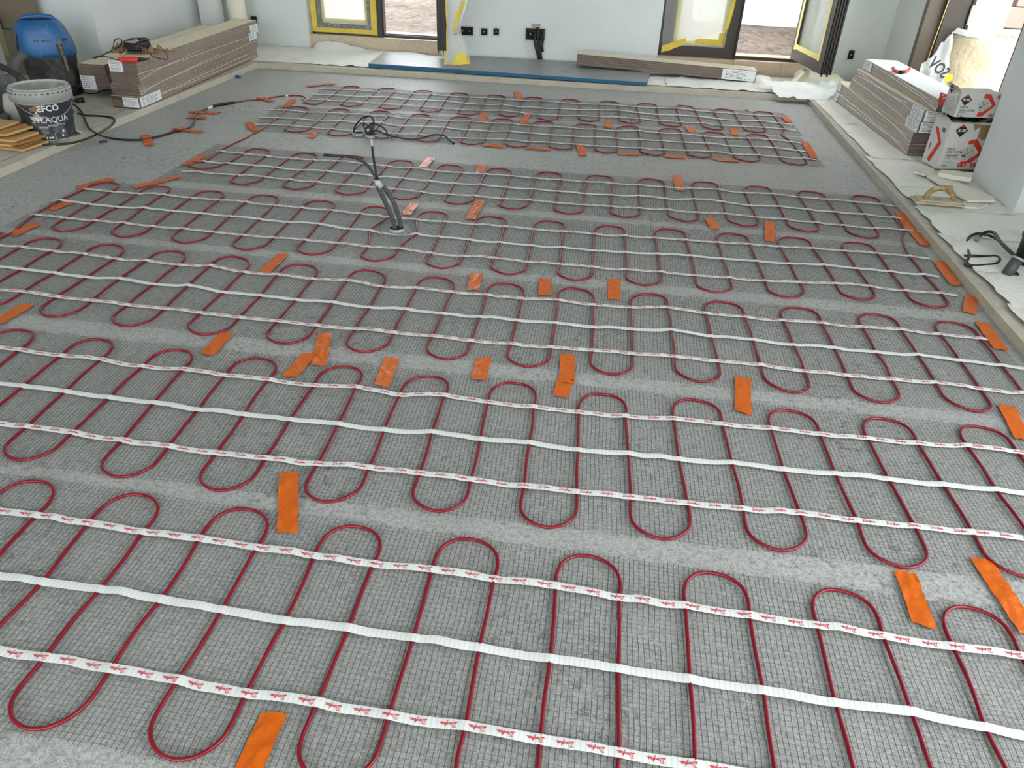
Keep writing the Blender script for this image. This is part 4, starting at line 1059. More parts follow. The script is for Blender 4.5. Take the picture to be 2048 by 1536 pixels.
# ------------------------------------------------------------------ left side: vacuum cleaner
VB = mat('vacuum_blue', (8, 90, 146), .4, var=.06, scale=12, dirt=(120, 132, 142), dscale=9, damt=.22)
VT = mat('vacuum_tank', (52, 52, 52), .7, var=.12, scale=9, dirt=(104, 102, 97), dscale=7, damt=.5)
VG = mat('dusty_grey', (112, 108, 102), .7, var=.1, scale=20)
vp = PX(120, 187, H)
vac = thing('vacuum_cleaner', 'blue and black wet vacuum cleaner, dusty, beside the left plank stack', 'vacuum cleaner', (vp[0], vp[1], H), .45); vac.scale = (.74, .74, .90)
part('base', loft([(.004, .150, .140, 3, 0, 0), (.012, .160, .150, 3, 0, 0), (.045, .165, .155, 3, 0, 0), (.052, .155, .145, 3, 0, 0)]), BLACK, vac, True)
part('tank', loft([(.050, .136, .128, 3.2, 0, 0), (.056, .146, .136, 3.2, 0, 0), (.13, .156, .144, 3.2, 0, 0), (.20, .164, .150, 3.2, 0, 0), (.212, .170, .156, 3.2, 0, 0), (.222, .170, .156, 3.2, 0, 0)]), VT, vac, True)
hd = part('motor_head', loft([(.218, .172, .160, 3.2, 0, 0), (.236, .175, .163, 3.2, 0, 0), (.29, .165, .155, 3.3, -.003, 0), (.345, .148, .143, 3.4, -.008, 0), (.375, .135, .132, 3.4, -.012, 0), (.392, .120, .118, 3.2, -.014, 0), (.397, .095, .092, 3.0, -.015, 0)]), VB, vac, True, label='blue motor head')
part('handle_recess', loft([(.392, .085, .050, 3, -.015, -.01), (.3985, .088, .052, 3, -.015, -.01)]), BLACK, hd)
part('handle', tube(catmull([(-.11, .02, .385), (-.09, .02, .404), (0, .02, .410), (.07, .02, .404), (.09, .02, .388)], 6), .014, 10), VB, hd, True)
def on_loft(a, z, r=1.0):
    "point on the head's side at angle a and height z"
    zs = [.218, .236, .29, .345, .375]; rx = np.interp(z, zs, [.172, .175, .165, .148, .135]); ry = np.interp(z, zs, [.160, .163, .155, .143, .132])
    e = 2 / 3.3; c, s = math.cos(a), math.sin(a)
    return np.array((rx * r * math.copysign(abs(c) ** e, c), ry * r * math.copysign(abs(s) ** e, s), z))
def slab(a0, a1, z0, z1, t=.004):
    P = [on_loft(a, z, 1 + k) for k in (.001, t / .16) for z in (z0, z1) for a in (a0, (a0 + a1) / 2, a1)]
    V = np.array(P); f = [(6, 7, 10, 9), (7, 8, 11, 10), (0, 6, 9, 3), (2, 5, 11, 8), (3, 9, 10, 4), (4, 10, 11, 5), (0, 1, 7, 6), (1, 2, 8, 7)]
    return V, f
for k in range(6): part('vent_slot', slab(-1.66 + k * .05, -1.635 + k * .05, .298, .308, .001), BLACK, hd)
for k in range(6): part('vent_slot', slab(-.80 + k * .06, -.77 + k * .06, .298, .308, .001), BLACK, hd)
part('latch_well', slab(-1.22, -.92, .222, .285, .003), BLACK, hd)
lt = part('latch', weld([slab(-1.12, -1.0, .222, .312, .012)]), VG, vac, label='grey strap latch with holes')
part('latch_tail', (np.array([on_loft(a, .222, 1 + k) + (0, 0, d) for d in (0, -.075) for a in (-1.11, -1.01) for k in (.06, .09)]), [(0, 1, 3, 2), (0, 2, 6, 4), (1, 5, 7, 3), (4, 6, 7, 5), (2, 3, 7, 6)]), VG, vac)
for k in range(4): part('latch_hole', slab(-1.072, -1.048, .228 + k * .016, .236 + k * .016, .0135), BLACK, vac)
part('socket_panel', slab(-2.62, -2.36, .245, .345, .003), VG, hd, label='dusty socket panel')
part('socket_hole', slab(-2.58, -2.40, .300, .338, .006), BLACK, hd)
part('socket_hole', slab(-2.58, -2.40, .252, .292, .006), BLACK, hd)
for a in (.6, 2.5, -2.5, -.6):
    part('wheel', lathe([(.0001, 0), (.018, .001), (.020, .012), (.018, .024), (.0001, .025)], 14, .135 * math.cos(a), .125 * math.sin(a)), BLACK, vac, True)
hose = catmull([WY(56, 112, 3.72), WY(46, 112, 3.66), WY(36, 122, 3.60), WY(31, 138, 3.56), WY(38, 156, 3.54), WY(44, 172, 3.50), PX(30, 210, H + .03), PX(10, 235, H + .03), PX(-40, 250, H + .03)], 6)
part('hose', corr_tube(hose[::6], .019, .008, .05), mat('grey_hose', (92, 92, 92), .6), vac, world=True)

# mortar bucket
bc = PX(107, 274, H)
bk = thing('mortar_bucket', 'dirty grey and black bucket of mortar lettered SYLAQUA', 'bucket', (bc[0], bc[1], H + .002))
BG = mat('bucket_grey', (150, 152, 148), .6, var=.06, dirt=(205, 204, 196), dscale=16, damt=.35)
BD = mat('bucket_label', (38, 42, 50), .55, var=.1, scale=18, dirt=(120, 122, 124), dscale=11, damt=.33)
RB, RT, HB = .090, .1125, .213
rad = lambda z: RB + (RT - RB) * z / HB
part('shell', lathe([(.0001, .002), (RB - .004, 0), (RB, .004), (rad(.15), .15), (RT, HB - .045), (RT + .001, HB), (RT - .006, HB), (rad(.1) - .004, .1), (.0001, .10)], 56), BG, bk, True)
part('label_band', lathe([(rad(.008) + .0008, .008), (rad(.16) + .0020, .162)], 56), BD, bk, True, label='black printed label')
part('rim', lathe([(RT + .001, HB - .048), (RT + .008, HB - .046), (RT + .009, HB - .010), (RT + .004, HB), (RT - .004, HB)], 56), BG, bk, True)
for k in range(36):
    a = 2 * PI * k / 36
    V, f = box(-.0045, .0045, -.001, .001, -.0018, .0018)
    part('rim_slot', oriented((V + (0, 0, 0), f), ((RT + .0088) * math.cos(a), (RT + .0088) * math.sin(a), HB - .012), a + PI / 2), DARK, bk)
part('mortar_splash', lathe([(RT - .003, HB - .002), (RT + .002, HB + .004), (RT - .005, HB + .005), (RT - .008, HB - .004)], 24), mat('dried_mortar', (186, 184, 176), .95, bump=.8, bscale=60), bk, True)
part('residue', lathe([(.0001, .102), (rad(.1) - .006, .104)], 32), mat('mortar_residue', (118, 120, 120), .9, bump=.6), bk)
ca = math.atan2(-bc[1], -bc[0])                              # towards the camera
def wrap(geo, z0, a0, extra=.0012):
    "roll flat lettering round the bucket; x runs to the right as seen from outside"
    V, f = geo
    out = []
    for x, y, _ in V:
        z = z0 + y; r = rad(z) + .0015 + extra; a = a0 + x / r
        out.append((r * math.cos(a), r * math.sin(a), z))
    return np.array(out), f
WH = mat('white_print', (214, 214, 210), .7); WG = mat('faded_print', (150, 152, 154), .8)
lb = bk
part('lettering', wrap(text_geo('JEFCO', .034, .03, 0, 'CENTER'), .130, ca + .06), WH, bk, label='white lettering JEFCO')
part('lettering', wrap(text_geo('SYLAQUA', .0335, .012, 0, 'CENTER'), .083, ca + .08), WH, bk, label='white lettering SYLAQUA')
part('lettering', wrap(text_geo('EVOLUTION', .0125, .004, .2, 'CENTER'), .066, ca + .26), WH, bk, label='white lettering EVOLUTION')
part('print_bar', wrap(rect(-.044, -.008, .060, .068), 0, ca), WG, bk)
part('fine_print', wrap(weld([rect(-.038 + .001 * k, -.010 - .003 * (k % 2), .053 - k * .0055, .0545 - k * .0055) for k in range(4)]), 0, ca), WG, bk)
part('print_icons', wrap(weld([rect(-.016, -.009, .015, .023), rect(-.006, .002, .015, .023), rect(-.027, -.021, .015, .023), rect(.036, .043, .018, .028), rect(.042, .050, .036, .047), rect(.009, .0102, .006, .037)]), 0, ca), WH, bk)
part('paint_blot', wrap(poly2([(-.050 + .017 * math.cos(t) * (1 + .35 * math.sin(5 * t)) * 1.6, .104 + .013 * math.sin(t) * (1 + .3 * math.cos(4 * t))) for t in np.arange(0, 2 * PI, .25)]), 0, ca + .12, .0016), mat('plaster_blot', (178, 176, 172), .9), bk)
part('paint_blot', wrap(poly2([(-.046 + .016 * math.cos(t) * (1 + .3 * math.sin(3 * t)), .141 + .011 * math.sin(t) * (1 + .3 * math.cos(5 * t))) for t in np.arange(0, 2 * PI, .3)]), 0, ca + .02, .0018), mat('rusty_blot', (140, 98, 68), .9), bk)
bail = []
for t in np.linspace(-1.45, 1.45, 21):
    zz_ = HB - .030 - .080 * math.cos(t * PI / 2.9)
    r_ = rad(max(zz_, .02)) + .010; bail.append((r_ * math.cos(ca + .18 + t), r_ * math.sin(ca + .18 + t), zz_))
part('bail_handle', tube(catmull(bail, 3), .0018, 6), mat('wire_steel', (170, 170, 166), .35, .8), bk, True)
solid('suction_pipe', tube(catmull([PX(62, 178, .20), PX(50, 163, .235), PX(30, 147, .265), PX(0, 132, .29), PX(-40, 118, .32)], 6), .0135, 12), mat('black_pipe', (44, 43, 42), .6), 'thick black pipe reaching from the left into the mortar bucket', 'pipe', smooth=True)
solid('corrugated_hose', corr_tube([PX(-30, 150, .22), PX(-8, 156, .21), PX(10, 164, .20), PX(15, 178, .18)], .024, .010, .06), mat('grey_hose', (118, 118, 114), .6), 'grey corrugated hose behind the bucket at the left picture edge', 'hose')
solid('corrugated_hose', corr_tube([PX(16, 262, H + .02), PX(32, 266, H + .02), PX(48, 262, H + .02), PX(62, 252, H + .02), PX(70, 240, H + .02)], .018, .008, .06), mat('dark_grey_hose', (70, 70, 68), .6), 'dark corrugated hose end lying behind the bucket base', 'hose')
bn = PX(-6, 246, H)
bin_ = thing('grey_bin', 'grey plastic tub at the left picture edge behind the bucket', 'tub', (bn[0] - .05, bn[1] + .08, H))
part('shell', loft([(.002, .085, .085, 6, 0, 0), (.20, .095, .095, 6, 0, 0)]), mat('tub_grey', (96, 100, 102), .6), bin_, True)
part('rim', loft([(.195, .10, .10, 6, 0, 0), (.205, .10, .10, 6, 0, 0)]), mat('tub_rim', (110, 114, 116), .6), bin_, True)
sk = PX(30, 248, H)
sack = thing('paper_sack', 'white sack with red and green print behind the bucket', 'sack', (sk[0], sk[1] + .12, H)); sack.scale = (1, 1, .62)
part('bag', loft([(.002, .05, .10, 4, 0, 0), (.03, .062, .115, 4, 0, 0), (.12, .060, .115, 4, 0, 0), (.20, .045, .11, 4, 0, 0), (.215, .02, .10, 4, 0, 0)]), mat('sack_white', (186, 184, 178), .8, bump=.4, bscale=16), sack, True)
part('red_print', tube(catmull([(.064, -.06, .08), (.066, -.03, .12), (.066, 0, .10), (.066, .03, .14)], 5), .002, 5), mat('sack_red', (150, 44, 48), .8), sack)
part('green_print', on_plane(rect(-.04, .05, .15, .19), (.058, 0, 0), (0, 1, 0), (0, 0, 1)), mat('sack_green', (30, 96, 62), .8), sack)
# plywood offcuts
ply = mat('plywood', (196, 160, 104), .65, var=.12, scale=14); ply2 = mat('plywood_edge', (150, 108, 60), .7, var=.15, scale=30)
p0 = PX(52, 304, H)
for k in range(9):
    a = -.12 + .05 * math.sin(k * 1.7)
    dx = -.02 * (k % 3) - (.055 if k > 4 else 0)
    V, f = box(-.5, 0, 0, .14, 0, .0085)
    o = link('plywood_offcut', me('plywood_offcut', V, f, ply if k % 2 == 0 or k == 8 else ply2), None, (p0[0] + dx, p0[1] - .02 + .006 * math.cos(k), H + .005 + k * .0098), (0, 0, a))
    tag(o, ['lowest board of the plywood pile at the left picture edge', 'second board from below in the plywood pile', 'third board from below in the plywood pile', 'fourth board from below in the plywood pile', 'middle board of the plywood pile',
            'fourth board from the top in the plywood pile', 'third board from the top in the plywood pile', 'second board from the top in the plywood pile', 'top board of the plywood pile at the left picture edge'][k], 'board', 'plywood offcuts piled at the left')
# loose black cable in front of the bucket with its tag
def z1(*pp, z=H + .005): return [PX(a * .2734, b * .2734, z) for a, b in pp]
solid('rubber_cable', tube(catmull(z1((80, 975), (120, 1015), (200, 1052), (350, 1058), (500, 1050), (620, 1020), (720, 975), (800, 930), (838, 890), (822, 862), (760, 850), (690, 846), (620, 843), (572, 828)), 6), .0048, 8), BLK, 'thick black rubber cable looping round the front of the bucket', 'cable', smooth=True)
tg = thing('cable_tag', 'white paper cable tag standing beside the bucket', 'tag', PX(150, 232, H))
part('card', sheet([PX(157, 236, H + .004), PX(140, 226, H + .004), PX(134, 203, H + .035), PX(152, 222, H + .035)], 4, 4, .002, 0, 5), PAPER, tg, world=True)
part('print', sheet([PX(149, 229, H + .012), PX(143, 224, H + .012), PX(140, 212, H + .030), PX(147, 220, H + .030)], 2, 2, .0, 0, 5), INK, tg, world=True)
solid('paper_scrap', sheet([PX(150, 258, H + .003), PX(166, 264, H + .006), PX(163, 266, H + .018), PX(152, 262, H + .02)], 4, 3, .004, .001, 9), PAPER, 'small folded white paper beside the bucket base', 'paper')
plug = thing('mains_plug', 'black mains plug lying between the bucket and the plank stack', 'plug', PX(161, 201, H))
c_ = PX(161, 201, H)
part('body', tube([PX(152, 202, H + .014), PX(158, 201.5, H + .014), PX(168, 200.5, H + .014)], [.009, .014, .015], 10), BLACK, plug, True, world=True)
part('grip_rings', weld([tube([PX(152 + k * 3, 202 - .3 * k, H + .014), PX(153.2 + k * 3, 201.9 - .3 * k, H + .014)], .0155, 10) for k in range(4)]), BLACK, plug, world=True)
part('cord', tube(catmull([PX(152, 202, H + .012), PX(142, 199, H + .006), PX(132, 197, H + .005), PX(126, 193, H + .005)], 5), .0040, 8), BLK, plug, True, world=True)
solid('extension_cable', tube(catmull([PX(150, 172, H + .005), PX(158, 181, H + .005), PX(170, 186, H + .005), PX(190, 187, H + .005), PX(205, 181, H + .005), PX(222, 180, H + .005), PX(238, 182, H + .005)], 6), .0042, 8), BLK, 'black cord curling out from under the rear left plank stack', 'cord', smooth=True)
solid('duct_end', tube([PX(199, 284, .010), PX(214, 282.5, .008)], .0045, 8), BLACK, 'black cable stub poking from the left edge strip', 'cable stub')
kn = thing('utility_knife', 'small blue cutter knife lying on the bare concrete by the rear left corner', 'knife', PX(476, 155, 0))
part('handle', loft([(.001, .022, .0075, 4, 0, 0), (.004, .024, .009, 4, 0, 0), (.011, .022, .008, 4, 0, 0)]), mat('knife_blue', (24, 92, 160), .4), kn, True)
part('slider', box(-.006, .006, -.003, .003, .011, .014), BLACK, kn)
kn.rotation_euler = (0, 0, -.5)

# leaning boards and rolls on the left
cbm = mat('brown_board', (118, 108, 90), .85, var=.06, scale=4)
lp = thing('leaning_panel', 'taped brownish cardboard panels leaning at the left picture edge', 'panel', (-3.42, 4.16, H))
part('panel', oriented((lambda g: (g[0] * 1.0, g[1]))(box(-.5, .30, 0, .012, 0, .235)), (0, 0, 0), 0), cbm, lp)
part('panel', box(-.5, .28, .014, .026, .245, 1.0), cbm, lp)
part('tape', box(-.02, .05, -.002, 0, .10, .60), mat('parcel_tape', (140, 130, 104), .4), lp)
solid('white_board', oriented(box(-.02, .02, -.30, .30, 0, .34), (*PX(12, 196, H)[:2] - np.array((.18, -.05)), H), .2), mat('white_panel', (206, 208, 206), .8), 'white board standing at the left picture edge behind the bucket', 'board')
rollm = mat('cream_roll', (226, 222, 204), .8, var=.03)
def lean_roll(name, label, a, b, r, m, cat):
    solid(name, tube(catmull([a, (np.array(a) + np.array(b)) / 2, b], 4), r, 24), m, label, cat, smooth=True)
b0 = WY(462, 70, 5.30); b1 = WY(448, -120, 5.38)
lean_roll('paper_roll', 'cream paper roll leaning in the rear left corner', (-2.50, 5.26, H + .005), (-2.585, 5.42, 1.15), .058, rollm, 'roll')
pc = thing('curved_panel', 'white curved sheet leaning beside the cream roll', 'sheet', (-2.72, 5.33, H))
cv = []
for k, t in enumerate(np.linspace(-.3, 1.9, 15)):
    for z in (0.0, .3, 1.0): cv.append((-.06 + .105 * math.sin(t) - .02 * z, .05 - .05 * math.cos(t) + .05 * z, z))
part('sheet_face', (np.array(cv), [(i * 3 + j, i * 3 + 3 + j, i * 3 + 4 + j, i * 3 + 1 + j) for i in range(14) for j in range(2)]), mat('white_sheet', (212, 214, 212), .6), pc, True)
part('rolled_edge', tube([(.040, .06, .0), (.034, .075, .3), (.02, .11, 1.0)], .012, 12), mat('white_sheet', (212, 214, 212), .6), pc, True)
solid('wall_hatch', weld([box(XL - .004, XL + .0025, 4.72, 5.06, .235, .95)]), PLASTER, 'flush square hatch panel in the left wall', 'hatch')

# things on the front left stack
zt = H + .006 + 4 * hp + .001
mp = PX(266, 108, zt)
cp = solid('kraft_paper', sheet([PX(218, 108, zt + .002), PX(296, 107, zt + .002), PX(352, 106, zt + .004), PX(240, 92, zt + .004)], 22, 14, .040, .006, 77, .05, lift=lambda X, Y: .004 + 0 * X), mat('kraft', (136, 112, 84), .8, var=.1, bump=.4, bscale=20), 'crumpled brown kraft paper on the front left plank stack', 'paper')
mm = thing('multimeter', 'grey and black multimeter lying on crumpled brown paper', 'multimeter', (mp[0], mp[1], zt + .012), -.10)
part('holster', box(-.040, .040, -.012, .105, 0, .040, .008), BLACK, mm)
part('face', box(-.033, .033, -.004, .098, .040, .043, .002), mat('meter_face', (196, 196, 190), .5), mm)
part('display', box(-.026, .026, .004, .036, .043, .0445), mat('meter_lcd', (132, 136, 130), .25), mm)
part('dial', lathe([(.0001, .0475), (.014, .0475), (.016, .043)], 20, .006, .074), BLACK, mm, True)
part('dial_mark', box(.0048, .0072, .070, .086, .0475, .0482), WH, mm)
part('print', weld([box(-.026, -.014, .078, .0795, .0432, .0436), box(-.026, -.014, .084, .0855, .0432, .0436), box(-.021, -.0195, .078, .092, .0432, .0436)]), INK, mm)
part('holster_bumper', tube(catmull([(-.036, -.004, .040), (-.037, .05, .046), (-.032, .100, .042), (0, .106, .044), (.032, .100, .042), (.037, .05, .046), (.036, -.004, .040)], 6), .005, 8), BLACK, mm, True)
ld = thing('test_lead', 'black test lead of the multimeter looping over the brown paper', 'test lead', PX(232, 95, zt))
yl = PX(240, 108, zt)[1] + .02
part('wire', tube(catmull([PX(236, 120, zt + .004), PX(215, 114, zt + .004), PX(192, 113.5, zt + .004), PX(188, 117, zt + .004), PX(196, 114, zt + .006), PX(222, 102, zt + .030), WY(227, 95, yl), WY(228, 84, yl), WY(233, 78, yl), WY(241, 78, yl), WY(244, 84, yl), WY(240, 92, yl), WY(230, 99, yl), WY(240, 106, yl), WY(255, 100, yl)], 6), .0026, 6), BLK, ld, True, world=True)
lr = thing('test_lead', 'dark red test lead of the multimeter hanging over the plank edge', 'test lead', PX(320, 115, zt))
part('wire', tube(catmull([PX(262, 93, zt + .05), PX(280, 94, zt + .052), PX(292, 100, zt + .03), PX(305, 112, zt + .005), PX(320, 117, zt + .004), PX(334, 119, zt - .002), PX(335, 112, zt + .003), PX(325, 98, zt + .015), PX(315, 90, zt + .03)], 6), .0026, 6), mat('dark_red_wire', (92, 26, 26), .5), lr, True, world=True)
tp_ = thing('voltage_tester', 'red and black voltage tester lying on the front left plank stack', 'tester', PX(262, 121, zt))
ta, tb, tc2 = PX(238, 119, zt + .013), PX(277, 119.5, zt + .013), PX(298, 117.5, zt + .010)
part('body', tube([ta, ta * .9 + tb * .1, tb * .9 + ta * .1, tb], [.010, .013, .013, .011], 10), mat('tester_red', (206, 44, 26), .4), tp_, True, world=True)
part('probe_cap', tube([tb, tb * .6 + tc2 * .4, tc2], [.010, .0085, .004], 10), BLACK, tp_, True, world=True)
part('stripe', tube([ta * .86 + tb * .14, ta * .82 + tb * .18], .0135, 10), mat('tester_orange', (236, 120, 60), .4), tp_, True, world=True)

# ------------------------------------------------------------------ right side
# pliers on the top pack
zp = H + .007 + 5 * hr + .002
pl = thing('pliers', 'red-handled pliers lying on the top right plank pack', 'pliers', PX(1802, 143, zp))
RH = mat('plier_red', (176, 66, 46), .45)
part('handle', tube(catmull([PX(1786, 136, zp + .012), PX(1788, 141, zp + .010), PX(1794, 143, zp + .009), PX(1800, 143, zp + .008)], 6), [.008] * 18 + [.006], 8), RH, pl, True, world=True)
part('handle', tube(catmull([PX(1819, 138, zp + .012), PX(1816, 141, zp + .010), PX(1811, 143, zp + .009), PX(1805, 143, zp + .008)], 6), [.008] * 18 + [.006], 8), RH, pl, True, world=True)
part('jaws', tube([PX(1797, 143.5, zp + .008), PX(1803, 144.5, zp + .008), PX(1808, 145, zp + .008)], [.007, .010, .005], 8), mat('plier_steel', (52, 48, 46), .4, .8), pl, True, world=True)

# cartons
CW = mat('carton_white', (206, 205, 201), .65, var=.03); CRD = mat('carton_red', (202, 58, 48), .65); CBK = mat('carton_black', (28, 24, 24), .6)
CBR = mat('carton_brown', (150, 126, 92), .8, var=.05); CPK = mat('carton_pink', (220, 160, 150), .65); CGY = mat('carton_grey', (186, 185, 178), .65)
def logo(o, org, ux, uz, s, txt='RUBI'):
    lg = part('logo', on_plane(poly2([(-s, 0), (0, -s), (s, 0), (0, s)]), org, ux, uz, .0010), CBK, o, label='black and red diamond logo RUBI')
    part('logo_top', on_plane(poly2([(-s * .48, s * .52), (s * .48, s * .52), (0, s)]), org, ux, uz, .0016), CRD, lg)
    part('lettering', on_plane((lambda g: (g[0] + (0, -s * .16, 0), g[1]))(text_geo(txt, s * .60, .03, .1, 'CENTER')), org, ux, uz, .0018), WH, lg)
def swirl(o, org, ux, uz, w, h, cx, cy, s, t):
    "the red angular frame round the picture of the clip, and the picture"
    ring = []
    out = [(cx - s * .2, cy + s), (cx + s * .35, cy + s), (cx + s * 1.15, cy + s * .05), (cx + s * .2, cy - s), (cx - s * .3, cy - s)]
    inn = [(cx - s * .2, cy + s - t), (cx + s * .2, cy + s - t), (cx + s * .8, cy + s * .02), (cx + s * .08, cy - s + t), (cx - s * .3, cy - s + t)]
    clip = lambda p: (min(p[0], w - .001), max(.001, min(p[1], h - .001)))
    out = [clip(p) for p in out]; inn = [clip(p) for p in inn]
    V = np.array([(x, y, 0) for x, y in out + inn], float); n = len(out)
    part('red_frame', on_plane((V, [(k + 1, k, n + k, n + k + 1) for k in range(n - 1)]), org, ux, uz, .0011), CRD, o)
    q = s * .62; rot = .5
    sq = [(cx + q * (a * math.cos(rot) - b * math.sin(rot)) * .75, cy + q * (a * math.sin(rot) + b * math.cos(rot)) * .75) for a, b in ((-1, -1), (1, -1), (1, 1), (-1, 1))]
    pc_ = part('picture', on_plane(poly2([clip(p) for p in sq]), org, ux, uz, .0014), CGY, o)
    ln = [((sq[0][0] + sq[1][0]) / 2, (sq[0][1] + sq[1][1]) / 2), ((sq[2][0] + sq[3][0]) / 2, (sq[2][1] + sq[3][1]) / 2), ((sq[1][0] + sq[2][0]) / 2, (sq[1][1] + sq[2][1]) / 2), ((sq[3][0] + sq[0][0]) / 2, (sq[3][1] + sq[0][1]) / 2)]
    th = .0009
    g = []
    for a, b in ((ln[0], ln[1]), (ln[2], ln[3])):
        d = np.array(b) - np.array(a); d /= np.linalg.norm(d); nn = np.array((-d[1], d[0])) * th
        g.append(poly2([a - nn, b - nn, b + nn, a + nn]))
    g.append(rect(cx - q * .55, cx - q * .12, cy - q * .45, cy - q * .22))
    part('picture_lines', on_plane(weld(g), org, ux, uz, .0018), mat('print_dark', (92, 92, 88), .7), pc_)
cA = np.array((1.468, 3.492)); cB = np.array((1.700, 3.536)); cx_ = (cB - cA) / np.linalg.norm(cB - cA); cw = .225; ch = .200; cd = .120
carA = math.atan2(cx_[1], cx_[0])
c1 = thing('wedge_carton', 'lower torn RUBI carton of wedges between the plank stack and the pillar', 'carton', (cA[0], cA[1], H + .014), carA)
t_ = .003
part('walls', weld([box(0, cw, 0, t_, 0, ch), box(0, cw, cd - t_, cd, 0, ch), box(0, t_, t_, cd - t_, 0, ch), box(cw - t_, cw, t_, cd - t_, 0, ch), box(t_, cw - t_, t_, cd - t_, 0, t_)]), CW, c1)
part('flap', sheet([(0, 0, ch), (0, cd, ch), (-.030, cd, ch + .016), (-.022, 0, ch + .020)], 5, 3, .006, .006, 3), CW, c1)
part('flap', sheet([(0, 0, ch), (cw, 0, ch), (cw, -.010, ch - .012), (0.02, -.018, ch + .004)], 8, 3, .004, .004, 4), CW, c1)
part('inner_bag', sheet([(.01, .006, ch + .004), (cw - .01, .006, ch - .004), (cw - .01, cd - .01, ch + .006), (.01, cd - .01, ch + .010)], 12, 8, .030, .0, 6, .05), mat('black_bag', (14, 14, 14), .35), c1, label='black plastic liner')
part('torn_patch', on_plane(poly2([(.10, .198), (cw - .004, .196), (cw - .004, .128), (.16, .128), (.13, .142), (.115, .165)]), (0, 0, 0), (1, 0, 0), (0, 0, 1), .0013), CBR, c1, label='torn brown patch')
part('torn_paper', on_plane(poly2([(.075, .118), (.083, .145), (.135, .184), (.137, .132)]), (0, 0, 0), (1, 0, 0), (0, 0, 1), .0026), CW, c1)
X_, Z_ = (1, 0, 0), (0, 0, 1)
logo(c1, (.058, 0, .166), X_, Z_, .028)
swirl(c1, (0, 0, 0), X_, Z_, cw, ch, .120, .072, .062, .026)
part('lettering', on_plane(text_geo('DELTA', .0125, .012, .25), (.020, 0, .083), X_, Z_, .0013), CBK, c1, label='lettering DELTA')
part('lettering', on_plane(text_geo('LEVEL SYSTEM', .0115, .012, .25), (.020, 0, .071), X_, Z_, .0020), CBK, c1, label='lettering LEVEL SYSTEM')
part('lettering', on_plane(text_geo('WEDGES', .015, .012, .25), (.020, 0, .054), X_, Z_, .0020), CBK, c1, label='lettering WEDGES')
part('lettering', on_plane(text_geo('CUÑAS · CALES', .0095, .0, .25), (.020, 0, .043), X_, Z_, .0020), INK, c1, label='lettering CUÑAS CALES')
part('fine_print', on_plane(weld([rect(.020, .060, .031, .0325), rect(.020, .075, .026, .0272), rect(.022, .030, .012, .018), rect(.036, .044, .012, .018)]), (0, 0, 0), X_, Z_, .0014), INK, c1)
for k, ch_ in enumerate('12345'):
    nb = part('number_box', on_plane(rect(.093 + k * .0195, .1105 + k * .0195, .010, .029), (0, 0, 0), X_, Z_, .0022), mat('number_pale', (214, 208, 200), .65) if k == 2 else CRD, c1)
    part('number', on_plane(text_geo(ch_, .017, .01, 0, 'CENTER'), (.1018 + k * .0195, 0, .0135), X_, Z_, .0028), CRD if k == 2 else WH, nb)
Yl = (0, -1, 0)
part('red_frame', on_plane((np.array([(.02, .16, 0), (.045, .16, 0), (.075, .105, 0), (.100, .105, 0), (.035, .02, 0), (.06, .012, 0)], float), [(0, 2, 3, 1), (2, 4, 5, 3)]), (0, cd, 0), Yl, Z_, .001), CRD, c1)
part('side_print', on_plane(weld([rect(.075, .10, .15, .168), rect(.02, .03, .06, .09)]), (0, cd, 0), Yl, Z_, .001), INK, c1)
uw, uh, ud = .176, .098, .10
c2o = (cA[0] + .004, cA[1] + .010, H + .014 + ch + .020)
c2 = thing('clip_carton', 'upper smaller RUBI carton standing tilted on the torn one', 'carton', c2o, carA - .02)
part('walls', weld([box(0, uw, 0, t_, 0, uh), box(0, uw, ud - t_, ud, 0, uh), box(0, t_, t_, ud - t_, 0, uh), box(uw - t_, uw, t_, ud - t_, 0, uh), box(t_, uw - t_, t_, ud - t_, 0, t_), box(t_, uw - t_, t_, ud - t_, uh - t_, uh)]), CW, c2)
part('flap', sheet([(0, 0, uh), (0, ud, uh), (-.012, ud, uh + .025), (-.016, .012, uh + .022)], 4, 4, .002, .002, 3), CW, c2)
part('flap', sheet([(-.001, 0, .01), (-.001, ud * .7, .0), (-.034, ud * .8, uh * .75), (-.012, 0, uh)], 5, 5, .002, .002, 8), CW, c2, label='white side flap with small print')
part('flap_print', sheet([(-.006, .012, .02), (-.006, ud * .6, .012), (-.035, ud * .65, uh * .65), (-.016, .01, uh * .85)], 4, 4, .0, .0, 8), CGY, c2)
part('red_frame', on_plane(rect(.0, .05, uh * .35, uh * .8), (-.026, ud, 0), Yl, Z_, .004), CRD, c2)
logo(c2, (.030, 0, .070), X_, Z_, .024)
logo(c2, (-.018, ud * .5, uh + .006), (0, -1, 0), (-.2, 0, 1), .018)
swirl(c2, (0, 0, 0), X_, Z_, uw, uh, .112, .050, .046, .018)
part('lettering', on_plane(text_geo('DELTA', .0125, .012, .2), (.012, 0, .036), X_, Z_, .0013), CBK, c2, label='lettering DELTA')
part('lettering', on_plane(text_geo('LEVEL SYSTEM', .0110, .012, .2), (.012, 0, .024), X_, Z_, .0020), CBK, c2, label='lettering LEVEL SYSTEM')
part('fine_print', on_plane(weld([rect(.012, .045, .017, .0185), rect(.012, .060, .013, .0142), rect(.012, .020, .004, .009), rect(.026, .033, .004, .009)]), (0, 0, 0), X_, Z_, .0014), INK, c2)
nb = part('number_box', on_plane(rect(.150, .172, .003, .014), (0, 0, 0), X_, Z_, .0022), CRD, c2)
part('number', on_plane(text_geo('4-5', .011, .01, 0, 'CENTER'), (.161, 0, .005), X_, Z_, .0028), WH, nb)
